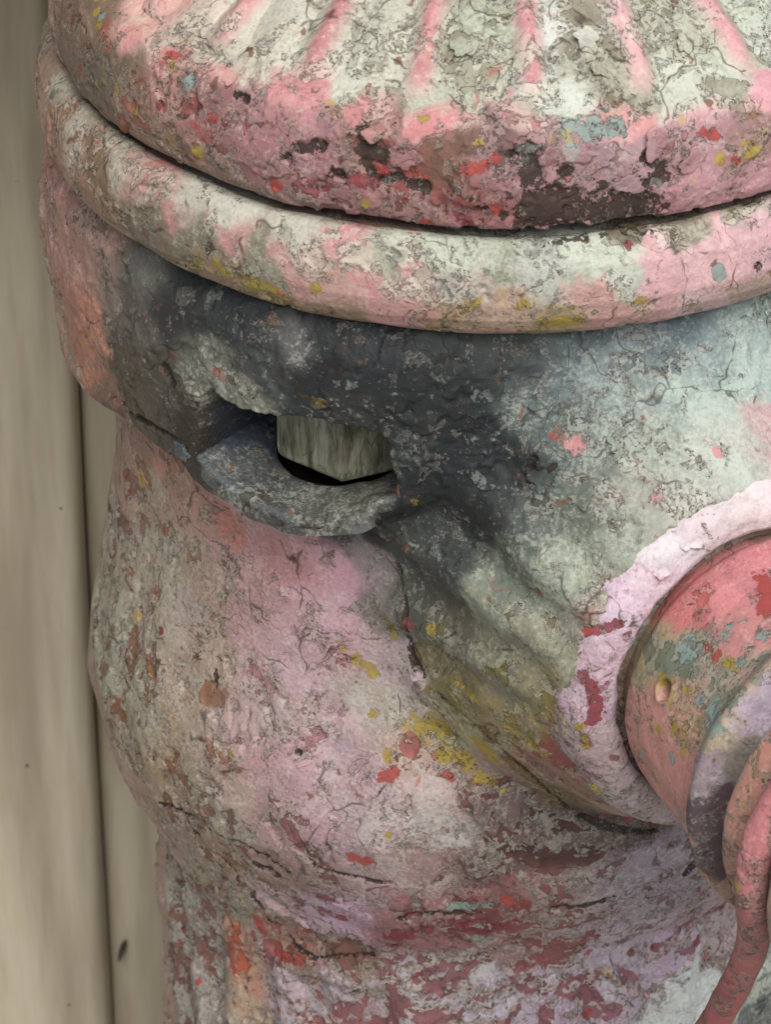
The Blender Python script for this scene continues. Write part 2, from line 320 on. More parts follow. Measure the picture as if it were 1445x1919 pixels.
 ('barrel', -0.566, -0.711, -1.13, 0.071, (182, 145, 146), (143, 101, 91), 0.4, 0.5, 0.4),
 ('barrel', -0.653, -0.626, -1.087, 0.071, (171, 149, 134), (134, 100, 79), 0.5, 0.5, 0.5),
 ('barrel', -0.772, -0.486, -1.184, 0.071, (167, 155, 135), (133, 94, 69), 0.5, 0.5, 0.6),
 ('barrel', -0.931, -0.204, -1.442, 0.057, (164, 156, 131), (121, 77, 54), 0.6, 0.5, 0.7),
 ('barrel', -0.903, -0.372, -1.479, 0.071, (161, 159, 135), (129, 79, 53), 0.6, 0.5, 0.8),
 ('barrel', -0.802, -0.498, -1.327, 0.071, (164, 150, 131), (136, 78, 55), 0.55, 0.5, 0.7),
 ('barrel', -0.709, -0.6, -1.284, 0.071, (170, 152, 140), (139, 96, 76), 0.5, 0.5, 0.6),
 ('barrel', -0.632, -0.692, -1.308, 0.071, (162, 140, 124), (133, 94, 65), 0.5, 0.5, 0.5),
 ('barrel', -0.544, -0.742, -1.242, 0.071, (182, 152, 151), (147, 102, 99), 0.35, 0.5, 0.5),
 ('barrel', -0.445, -0.801, -1.199, 0.071, (189, 159, 164), (148, 106, 107), 0.35, 0.5, 0.5),
 ('barrel', -0.348, -0.844, -1.152, 0.057, (175, 144, 149), (147, 98, 98), 0.4, 0.4, 0.5),
 ('barrel', -0.253, -0.881, -1.14, 0.057, (177, 154, 157), (130, 112, 83), 0.4, 0.4, 0.5),
 ('barrel', -0.277, -0.877, -1.247, 0.071, (173, 162, 153), (143, 127, 84), 0.45, 0.4, 0.6),
 ('barrel', -0.373, -0.846, -1.285, 0.071, (180, 151, 154), (147, 98, 102), 0.4, 0.5, 0.5),
 ('barrel', -0.483, -0.807, -1.329, 0.071, (176, 151, 151), (144, 106, 98), 0.4, 0.5, 0.6),
 ('barrel', -0.595, -0.735, -1.383, 0.071, (174, 151, 146), (134, 96, 79), 0.45, 0.6, 0.5),
 ('barrel', -0.711, -0.637, -1.41, 0.071, (166, 148, 130), (128, 80, 57), 0.55, 0.5, 0.6),
 ('barrel', -0.832, -0.512, -1.487, 0.071, (159, 149, 127), (127, 77, 50), 0.6, 0.5, 0.7),
 ('barrel', -0.879, -0.445, -1.632, 0.057, (153, 138, 113), (120, 70, 45), 0.6, 0.5, 0.6),
 ('barrel', -0.78, -0.601, -1.577, 0.071, (157, 137, 111), (126, 75, 47), 0.6, 0.5, 0.5),
 ('barrel', -0.673, -0.711, -1.509, 0.071, (171, 152, 136), (132, 85, 69), 0.5, 0.5, 0.6),
 ('barrel', -0.558, -0.789, -1.449, 0.071, (177, 145, 144), (143, 90, 91), 0.4, 0.6, 0.5),
 ('barrel', -0.447, -0.855, -1.414, 0.071, (179, 145, 149), (140, 94, 94), 0.4, 0.6, 0.5),
 ('barrel', -0.337, -0.882, -1.378, 0.071, (172, 149, 153), (143, 98, 102), 0.4, 0.5, 0.5),
 ('barrel', -0.229, -0.915, -1.323, 0.071, (175, 151, 138), (144, 64, 62), 0.5, 0.4, 0.5),
 ('barrel', -0.122, -0.953, -1.25, 0.071, (157, 149, 116), (132, 119, 51), 0.5, 0.4, 0.5),
 ('barrel', -0.062, -0.955, -1.382, 0.071, (149, 128, 119), (112, 62, 56), 0.55, 0.4, 0.4),
 ('barrel', -0.157, -0.95, -1.401, 0.071, (177, 159, 154), (141, 75, 74), 0.5, 0.4, 0.6),
 ('barrel', -0.277, -0.934, -1.444, 0.071, (177, 154, 157), (134, 78, 79), 0.45, 0.5, 0.6),
 ('barrel', -0.399, -0.893, -1.492, 0.071, (178, 147, 151), (134, 90, 92), 0.45, 0.6, 0.5),
 ('barrel', -0.497, -0.846, -1.513, 0.071, (172, 142, 145), (129, 82, 82), 0.45, 0.6, 0.5),
 ('barrel', -0.611, -0.771, -1.571, 0.071, (168, 145, 134), (129, 80, 68), 0.5, 0.5, 0.6),
 ('barrel', -0.703, -0.687, -1.637, 0.071, (156, 141, 119), (115, 72, 50), 0.55, 0.5, 0.6),
 ('barrel', -0.758, -0.621, -1.704, 0.057, (148, 127, 106), (121, 81, 59), 0.55, 0.5, 0.5),
 ('barrel', -0.627, -0.756, -1.693, 0.057, (156, 145, 126), (112, 75, 60), 0.5, 0.6, 0.6),
 ('barrel', -0.499, -0.847, -1.636, 0.071, (166, 135, 132), (123, 73, 71), 0.5, 0.6, 0.5),
 ('barrel', -0.375, -0.912, -1.6, 0.071, (171, 141, 148), (123, 70, 72), 0.5, 0.6, 0.5),
 ('barrel', -0.253, -0.956, -1.549, 0.071, (178, 160, 160), (125, 66, 67), 0.5, 0.5, 0.7),
 ('barrel', -0.132, -0.97, -1.523, 0.071, (165, 157, 153), (114, 60, 58), 0.55, 0.5, 0.7),
 ('barrel', -0.013, -0.987, -1.494, 0.071, (109, 91, 88), (88, 52, 49), 0.6, 0.5, 0.5),  # here and just below: the cap's shadow painted into the maroon coat
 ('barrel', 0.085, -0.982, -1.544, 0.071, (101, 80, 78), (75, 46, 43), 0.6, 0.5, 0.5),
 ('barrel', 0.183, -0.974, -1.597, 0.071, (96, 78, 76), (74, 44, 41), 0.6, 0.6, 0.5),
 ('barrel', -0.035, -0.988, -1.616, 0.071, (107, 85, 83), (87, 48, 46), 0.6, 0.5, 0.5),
 ('barrel', -0.156, -0.966, -1.65, 0.071, (149, 123, 119), (120, 64, 62), 0.6, 0.5, 0.5),
 ('barrel', -0.278, -0.929, -1.712, 0.071, (158, 132, 135), (128, 55, 53), 0.5, 0.5, 0.5),
 ('barrel', -0.401, -0.884, -1.732, 0.057, (142, 118, 115), (107, 62, 56), 0.5, 0.6, 0.4),
 ('barrel', -0.528, -0.794, -1.79, 0.057, (140, 117, 107), (118, 79, 62), 0.5, 0.6, 0.4),
 ('barrel', -0.655, -0.717, -1.772, 0.057, (139, 116, 95), (119, 77, 55), 0.55, 0.5, 0.4),
 ('barrel', -0.73, -0.619, -1.834, 0.051, (143, 123, 106), (119, 77, 55), 0.55, 0.5, 0.5),
 ('barrel', -0.76, -0.355, -2.199, 0.057, (155, 145, 128), (117, 68, 48), 0.6, 0.4, 0.7),
 ('barrel', -0.762, -0.307, -2.413, 0.057, (156, 147, 132), (123, 74, 63), 0.72, 0.4, 0.7),
 ('barrel', -0.77, -0.293, -2.658, 0.071, (156, 145, 133), (117, 62, 50), 0.72, 0.4, 0.7),
 ('barrel', -0.64, -0.614, -2.036, 0.057, (143, 127, 110), (117, 75, 51), 0.55, 0.5, 0.5),
 ('barrel', -0.664, -0.473, -2.29, 0.057, (150, 139, 131), (120, 76, 62), 0.67, 0.4, 0.6),
 ('barrel', -0.684, -0.458, -2.512, 0.071, (162, 154, 144), (124, 69, 57), 0.67, 0.4, 0.7),
 ('barrel', -0.568, -0.586, -2.297, 0.057, (174, 136, 115), (169, 71, 42), 0.62, 0.3, 0.3),
 ('barrel', -0.598, -0.576, -2.444, 0.057, (170, 146, 124), (130, 68, 38), 0.62, 0.3, 0.5),
 ('barrel', -0.48, -0.767, -1.926, 0.057, (173, 147, 148), (116, 58, 56), 0.52, 0.5, 0.4),
 ('barrel', -0.354, -0.827, -1.924, 0.071, (175, 148, 164), (112, 54, 61), 0.52, 0.4, 0.4),
 ('barrel', -0.458, -0.718, -2.082, 0.057, (142, 105, 92), (126, 64, 48), 0.67, 0.5, 0.3),
 ('barrel', -0.342, -0.768, -2.09, 0.057, (125, 104, 87), (112, 72, 62), 0.67, 0.5, 0.3),
 ('barrel', -0.203, -0.877, -1.931, 0.071, (146, 104, 107), (119, 63, 65), 0.62, 0.4, 0.3),
 ('barrel', -0.092, -0.911, -1.886, 0.071, (142, 99, 99), (117, 59, 60), 0.62, 0.4, 0.3),
 ('barrel', -0.461, -0.692, -2.291, 0.071, (169, 153, 159), (139, 65, 61), 0.67, 0.3, 0.6),
 ('barrel', -0.33, -0.784, -2.193, 0.071, (159, 145, 150), (121, 57, 57), 0.72, 0.3, 0.6),
 ('barrel', -0.202, -0.811, -2.152, 0.071, (164, 153, 159), (121, 55, 57), 0.72, 0.3, 0.7),
 ('barrel', -0.075, -0.815, -2.149, 0.071, (169, 158, 164), (121, 59, 59), 0.72, 0.3, 0.7),
 ('barrel', 0.029, -0.961, -1.78, 0.071, (137, 95, 93), (119, 57, 55), 0.67, 0.4, 0.4),
 ('barrel', 0.152, -0.947, -1.776, 0.071, (144, 123, 122), (120, 72, 69), 0.62, 0.5, 0.5),
 ('barrel', 0.275, -0.928, -1.744, 0.071, (150, 135, 146), (103, 62, 66), 0.45, 0.6, 0.5),
 ('barrel', 0.388, -0.887, -1.746, 0.071, (153, 141, 153), (107, 69, 81), 0.45, 0.6, 0.5),
 ('barrel', 0.049, -0.851, -2.002, 0.071, (149, 125, 126), (133, 65, 61), 0.72, 0.3, 0.5),
 ('barrel', 0.04, -0.819, -2.18, 0.071, (169, 158, 168), (123, 51, 53), 0.67, 0.3, 0.6),
 ('barrel', 0.176, -0.834, -2.017, 0.071, (150, 135, 146), (131, 62, 51), 0.67, 0.4, 0.6),
 ('barrel', 0.168, -0.827, -2.189, 0.071, (178, 162, 177), (123, 51, 53), 0.62, 0.3, 0.6),
 ('barrel', 0.279, -0.801, -2.028, 0.071, (173, 157, 171), (122, 64, 67), 0.52, 0.4, 0.6),
 ('barrel', 0.312, -0.781, -2.23, 0.071, (183, 168, 181), (123, 55, 58), 0.57, 0.3, 0.6),
 ('barrel', 0.402, -0.726, -2.142, 0.071, (187, 168, 185), (132, 63, 65), 0.52, 0.3, 0.5),
 ('barrel', 0.487, -0.712, -2.021, 0.071, (165, 146, 155), (137, 71, 75), 0.62, 0.4, 0.5),
 ('barrel', 0.463, -0.691, -2.308, 0.071, (204, 212, 209), (168, 146, 151), 0.42, 0.3, 0.9),
 ('barrel', 0.567, -0.596, -2.168, 0.057, (169, 153, 156), (128, 63, 64), 0.62, 0.4, 0.5),
 ('barrel', 0.681, -0.473, -2.394, 0.071, (176, 187, 178), (145, 151, 141), 0.52, 0.4, 0.8),
 ('barrel', 0.69, -0.46, -2.547, 0.057, (96, 102, 98), (74, 78, 74), 0.52, 0.4, 0.4),
 ('barrel', -0.579, -0.707, -0.619, 0.057, (56, 62, 70), (47, 53, 60), 0.28, 0.2, 0.05),
 ('barrel', -0.545, -0.669, -0.615, 0.043, (56, 62, 70), (47, 53, 60), 0.28, 0.2, 0.05),
 ('barrel', -0.664, 0.729, -1.613, 0.043, (61, 67, 70), (47, 53, 60), 0.28, 0.2, 0.05),
 ('barrel', -0.702, 0.684, -1.618, 0.031, (74, 73, 64), (59, 54, 44), 0.28, 0.4, 0.05),
 ('barrel', -0.614, -0.73, -0.757, 0.031, (86, 84, 74), (70, 62, 52), 0.4, 0.4, 0.5),
 ('barrel', -0.582, -0.855, -0.717, 0.029, (95, 90, 78), (78, 66, 50), 0.4, 0.4, 0.5),
 ('barrel', -0.529, -0.901, -0.728, 0.029, (81, 80, 71), (80, 70, 57), 0.4, 0.4, 0.5),
 ('barrel', -0.471, -0.926, -0.745, 0.029, (91, 89, 81), (72, 62, 52), 0.4, 0.4, 0.5),
 ('barrel', -0.402, -0.955, -0.733, 0.031, (52, 51, 46), (37, 34, 28), 0.28, 0.4, 0.05),
 ('barrel', -0.341, 0.883, -1.946, 0.034, (45, 47, 46), (34, 34, 30), 0.28, 0.5, 0.05),
 ('barrel', -0.261, 0.92, -1.928, 0.034, (44, 48, 47), (34, 35, 36), 0.28, 0.5, 0.05),
 ('barrel', -0.37, -0.816, -0.862, 0.034, (60, 58, 55), (47, 44, 40), 0.28, 0.5, 0.1),
 ('barrel', -0.288, -0.862, -0.817, 0.034, (37, 37, 36), (29, 29, 28), 0.28, 0.5, 0.05),
 ('barrel', -0.6, -0.662, -0.923, 0.037, (187, 127, 113), (150, 99, 77), 0.4, 0.5, 0.2),
 ('barrel', -0.514, -0.737, -0.915, 0.037, (191, 135, 135), (146, 99, 96), 0.35, 0.5, 0.3),
 ('barrel', -0.188, -0.937, -1.1, 0.023, (91, 76, 55), (107, 92, 48), 0.5, 0.6, 0.2),
 ('barrel', -0.124, -0.994, -1.16, 0.023, (107, 90, 63), (111, 96, 44), 0.5, 0.6, 0.2),
 ('barrel', -0.042, -1.049, -1.207, 0.023, (102, 82, 46), (115, 98, 33), 0.5, 0.6, 0.3),
 ('barrel', 0.053, -1.06, -1.309, 0.023, (111, 86, 50), (111, 80, 44), 0.5, 0.6, 0.3),
 ('barrel', 0.156, -0.97, -1.48, 0.023, (111, 92, 54), (91, 68, 47), 0.5, 0.6, 0.3),
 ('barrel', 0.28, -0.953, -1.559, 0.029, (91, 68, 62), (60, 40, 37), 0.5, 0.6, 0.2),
 ('ledge', -0.593, -0.677, -0.651, 0.057, (67, 75, 84), (56, 64, 74), 0.35, 0.2, 0.2),
 ('ledge', -0.578, -0.792, -0.688, 0.057, (83, 86, 87), (69, 67, 60), 0.4, 0.3, 0.4),
 ('ledge', -0.484, -0.859, -0.714, 0.057, (78, 80, 79), (76, 72, 65), 0.4, 0.3, 0.5),
 ('ledge', -0.391, -0.88, -0.714, 0.057, (83, 83, 76), (81, 72, 61), 0.4, 0.3, 0.6),
 ('ledge', -0.299, -0.893, -0.692, 0.043, (89, 89, 79), (84, 75, 65), 0.4, 0.3, 0.6),
 ('nozzle', 0.521, -1.154, -0.532, 0.057, (211, 197, 197), (199, 168, 169), 0.25, 0.3, 0.6),
 ('nozzle', 0.42, -1.19, -0.548, 0.057, (199, 183, 186), (191, 166, 165), 0.3, 0.4, 0.7),
 ('nozzle', 0.331, -1.228, -0.588, 0.057, (207, 197, 201), (182, 157, 159), 0.25, 0.4, 0.6),
 ('nozzle', 0.298, -1.262, -0.645, 0.057, (208, 187, 195), (157, 83, 91), 0.2, 0.3, 0.3),
 ('nozzle', 0.244, -1.282, -0.699, 0.057, (203, 180, 193), (156, 79, 85), 0.2, 0.3, 0.3),
 ('nozzle', 0.202, -1.308, -0.802, 0.057, (194, 168, 180), (135, 54, 65), 0.3, 0.3, 0.3),
 ('nozzle', 0.171, -1.32, -0.903, 0.057, (186, 163, 172), (128, 61, 74), 0.4, 0.3, 0.4),
 ('nozzle', 0.185, -1.323, -1.013, 0.057, (163, 144, 147), (122, 60, 70), 0.5, 0.3, 0.4),
 ('nozzle', 0.227, -1.312, -0.909, 0.043, (160, 143, 157), (110, 56, 70), 0.3, 0.3, 0.3),
 ('cap', 0.512, -1.321, -0.617, 0.086, (203, 131, 133), (176, 83, 78), 0.42, 0.1, 0.1),
 ('cap', 0.437, -1.329, -0.652, 0.071, (199, 129, 128), (180, 90, 82), 0.42, 0.1, 0.1),
 ('cap', 0.384, -1.332, -0.69, 0.071, (191, 114, 112), (158, 85, 76), 0.42, 0.1, 0.1),
 ('cap', 0.319, -1.366, -0.774, 0.057, (160, 143, 107), (96, 108, 93), 0.57, 0.1, 0.2),
 ('cap', 0.359, -1.397, -0.738, 0.057, (151, 143, 116), (99, 113, 101), 0.62, 0.1, 0.2),
 ('cap', 0.462, -1.431, -0.66, 0.057, (190, 129, 125), (112, 126, 115), 0.57, 0.1, 0.2),
 ('cap', 0.427, -1.505, -0.713, 0.071, (169, 140, 124), (111, 123, 103), 0.62, 0.1, 0.2),
 ('cap', 0.308, -1.454, -0.9, 0.071, (195, 138, 127), (156, 126, 86), 0.37, 0.1, 0.1),
 ('cap', 0.355, -1.51, -0.817, 0.057, (190, 143, 127), (148, 129, 77), 0.52, 0.1, 0.2),
 ('cap', 0.422, -1.586, -0.746, 0.057, (162, 145, 124), (104, 119, 107), 0.62, 0.1, 0.2),
 ('cap', 0.295, -1.394, -1.044, 0.071, (190, 137, 126), (156, 118, 91), 0.32, 0.1, 0.1),
 ('cap', 0.339, -1.527, -0.968, 0.071, (191, 135, 126), (139, 108, 83), 0.37, 0.1, 0.1),
 ('cap', 0.47, -1.634, -0.71, 0.043, (166, 151, 163), (134, 113, 124), 0.32, 0.2, 0.2),
 ('cap', 0.41, -1.662, -0.836, 0.034, (147, 132, 138), (116, 92, 107), 0.32, 0.2, 0.2),
 ('cap', 0.394, -1.673, -0.95, 0.034, (90, 73, 77), (81, 67, 70), 0.37, 0.3, 0.1),  # purple-brown groove paint with the shade of the recess painted in
 ('cap', 0.427, -1.66, -1.071, 0.034, (90, 75, 78), (71, 58, 61), 0.37, 0.3, 0.1),
 ('cap', 0.506, -1.617, -0.67, 0.034, (173, 157, 170), (143, 121, 133), 0.32, 0.2, 0.2),
 ('cap', 0.475, -1.65, -0.819, 0.034, (126, 116, 107), (95, 101, 89), 0.42, 0.3, 0.2),
 ('cap', 0.436, -1.663, -0.93, 0.029, (88, 70, 74), (77, 63, 66), 0.42, 0.3, 0.1),  # groove again, shade painted into the purple-brown
 ('cap', 0.495, -1.747, -0.757, 0.034, (173, 122, 108), (122, 108, 81), 0.42, 0.2, 0.1),
 ('cap', 0.452, -1.767, -0.862, 0.029, (178, 131, 113), (139, 108, 83), 0.42, 0.2, 0.1),
 ('cap', 0.441, -1.769, -0.969, 0.029, (165, 121, 107), (119, 94, 73), 0.42, 0.2, 0.1),
 ('cap', 0.514, -1.804, -1.078, 0.057, (177, 126, 109), (119, 95, 73), 0.42, 0.2, 0.1),
 ('rod', 0.476, -1.876, -0.789, 0.086, (182, 115, 117), (119, 95, 83), 0.5, 0.05, 0.1),
 ('rod', 0.449, -1.888, -0.9, 0.071, (178, 114, 116), (119, 95, 83), 0.5, 0.05, 0.1),
 ('rod', 0.461, -1.866, -1.081, 0.071, (168, 103, 105), (119, 95, 83), 0.5, 0.05, 0.1),
 ('rod', 0.464, -1.712, -1.34, 0.071, (167, 98, 98), (119, 95, 83), 0.5, 0.05, 0.1),
 ('rod', 0.451, -1.583, -1.556, 0.071, (167, 93, 95), (119, 95, 83), 0.5, 0.05, 0.1),
]
# Loose flakes: part, place, outward direction, size
FLAKES = [
 ('barrel', 0.087, -1.068, -0.529, -0.527, -0.752, 0.396, 0.036),
 ('barrel', -0.461, -0.777, -1.028, -0.554, -0.823, 0.124, 0.024),
 ('barrel', 0.075, -0.993, -0.378, -0.207, -0.955, 0.211, 0.031),
 ('barrel', 0.152, -1.128, -0.536, -0.514, -0.568, 0.643, 0.029),
 ('barrel', 0.235, -1.069, -0.442, -0.137, -0.72, 0.681, 0.024),
 ('barrel', 0.17, -1.009, -0.401, -0.082, -0.769, 0.634, 0.022),
 ('barrel', -0.028, -1.036, -0.563, -0.21, -0.75, 0.627, 0.019),
 ('barrel', 0.069, -0.98, -0.315, 0.146, -0.982, 0.122, 0.022),
 ('barrel', -0.544, -0.752, -1.287, -0.526, -0.839, 0.138, 0.024),
 ('barrel', -0.736, -0.59, -1.345, -0.703, -0.694, 0.156, 0.019),
 ('barrel', -0.632, -0.687, -1.297, -0.701, -0.655, 0.282, 0.022),
 ('barrel', -0.372, -0.827, -1.062, -0.425, -0.897, 0.123, 0.017),
 ('barrel', -0.447, -0.861, -1.432, -0.429, -0.866, 0.257, 0.022),
 ('barrel', -0.35, -0.918, -1.549, -0.336, -0.939, 0.067, 0.022),
 ('barrel', -0.353, -0.866, -1.844, -0.324, -0.89, -0.32, 0.031),
 ('barrel', 0.309, -0.863, -1.902, 0.29, -0.862, -0.415, 0.034),
 ('barrel', -0.133, -0.965, -1.465, -0.106, -0.994, 0.021, 0.019),
 ('barrel', -0.498, -0.851, -1.556, -0.608, -0.794, 0.006, 0.019),
 ('barrel', -0.277, -0.949, -1.617, -0.386, -0.921, -0.048, 0.019),
 ('barrel', -0.033, -0.968, -1.742, -0.184, -0.961, -0.205, 0.022),
 ('barrel', -0.182, -0.944, -1.131, -0.663, -0.748, -0.017, 0.019),
 ('barrel', -0.777, -0.593, -1.489, -0.719, -0.694, 0.035, 0.017),
 ('bonnet', 0.295, -0.941, 0.191, -0.325, 0.909, -0.26, 0.034),
 ('bonnet', 0.165, -0.975, 0.172, -0.138, 0.963, -0.234, 0.036),
 ('bonnet', 0.373, -0.925, 0.145, -0.354, 0.92, -0.17, 0.031),
 ('bonnet', 0.079, -0.982, 0.188, -0.491, 0.853, -0.177, 0.024),
 ('bonnet', -0.059, -1.0, 0.1, -0.651, 0.75, -0.116, 0.024),
 ('bonnet', -0.21, -0.968, 0.168, 0.166, 0.927, -0.335, 0.024),
 ('bonnet', -0.339, -0.944, 0.082, 0.257, 0.964, 0.061, 0.022),
 ('bonnet', 0.242, -0.973, 0.116, -0.179, 0.975, -0.129, 0.027),
 ('bonnet', 0.158, -0.776, 0.34, -0.172, 0.47, -0.866, 0.031),
 ('bonnet', 0.367, -0.744, 0.318, -0.351, 0.444, -0.825, 0.029),
 ('bonnet', 0.189, -0.829, 0.301, -0.354, 0.484, -0.8, 0.027),
 ('bonnet', -0.274, -0.936, 0.212, 0.235, 0.839, -0.49, 0.022),
 ('bonnet', -0.582, -0.812, 0.084, -0.126, 0.986, -0.106, 0.019),
 ('bonnet', -0.091, -0.8, 0.334, 0.244, 0.374, -0.895, 0.027),
 ('bonnet', -0.307, -0.724, 0.332, 0.514, 0.366, -0.776, 0.024),
 ('nozzle', 0.375, -1.22, -0.581, -0.052, -0.812, 0.582, 0.027),
 ('nozzle', 0.309, -1.256, -0.629, -0.097, -0.915, 0.392, 0.024),
]
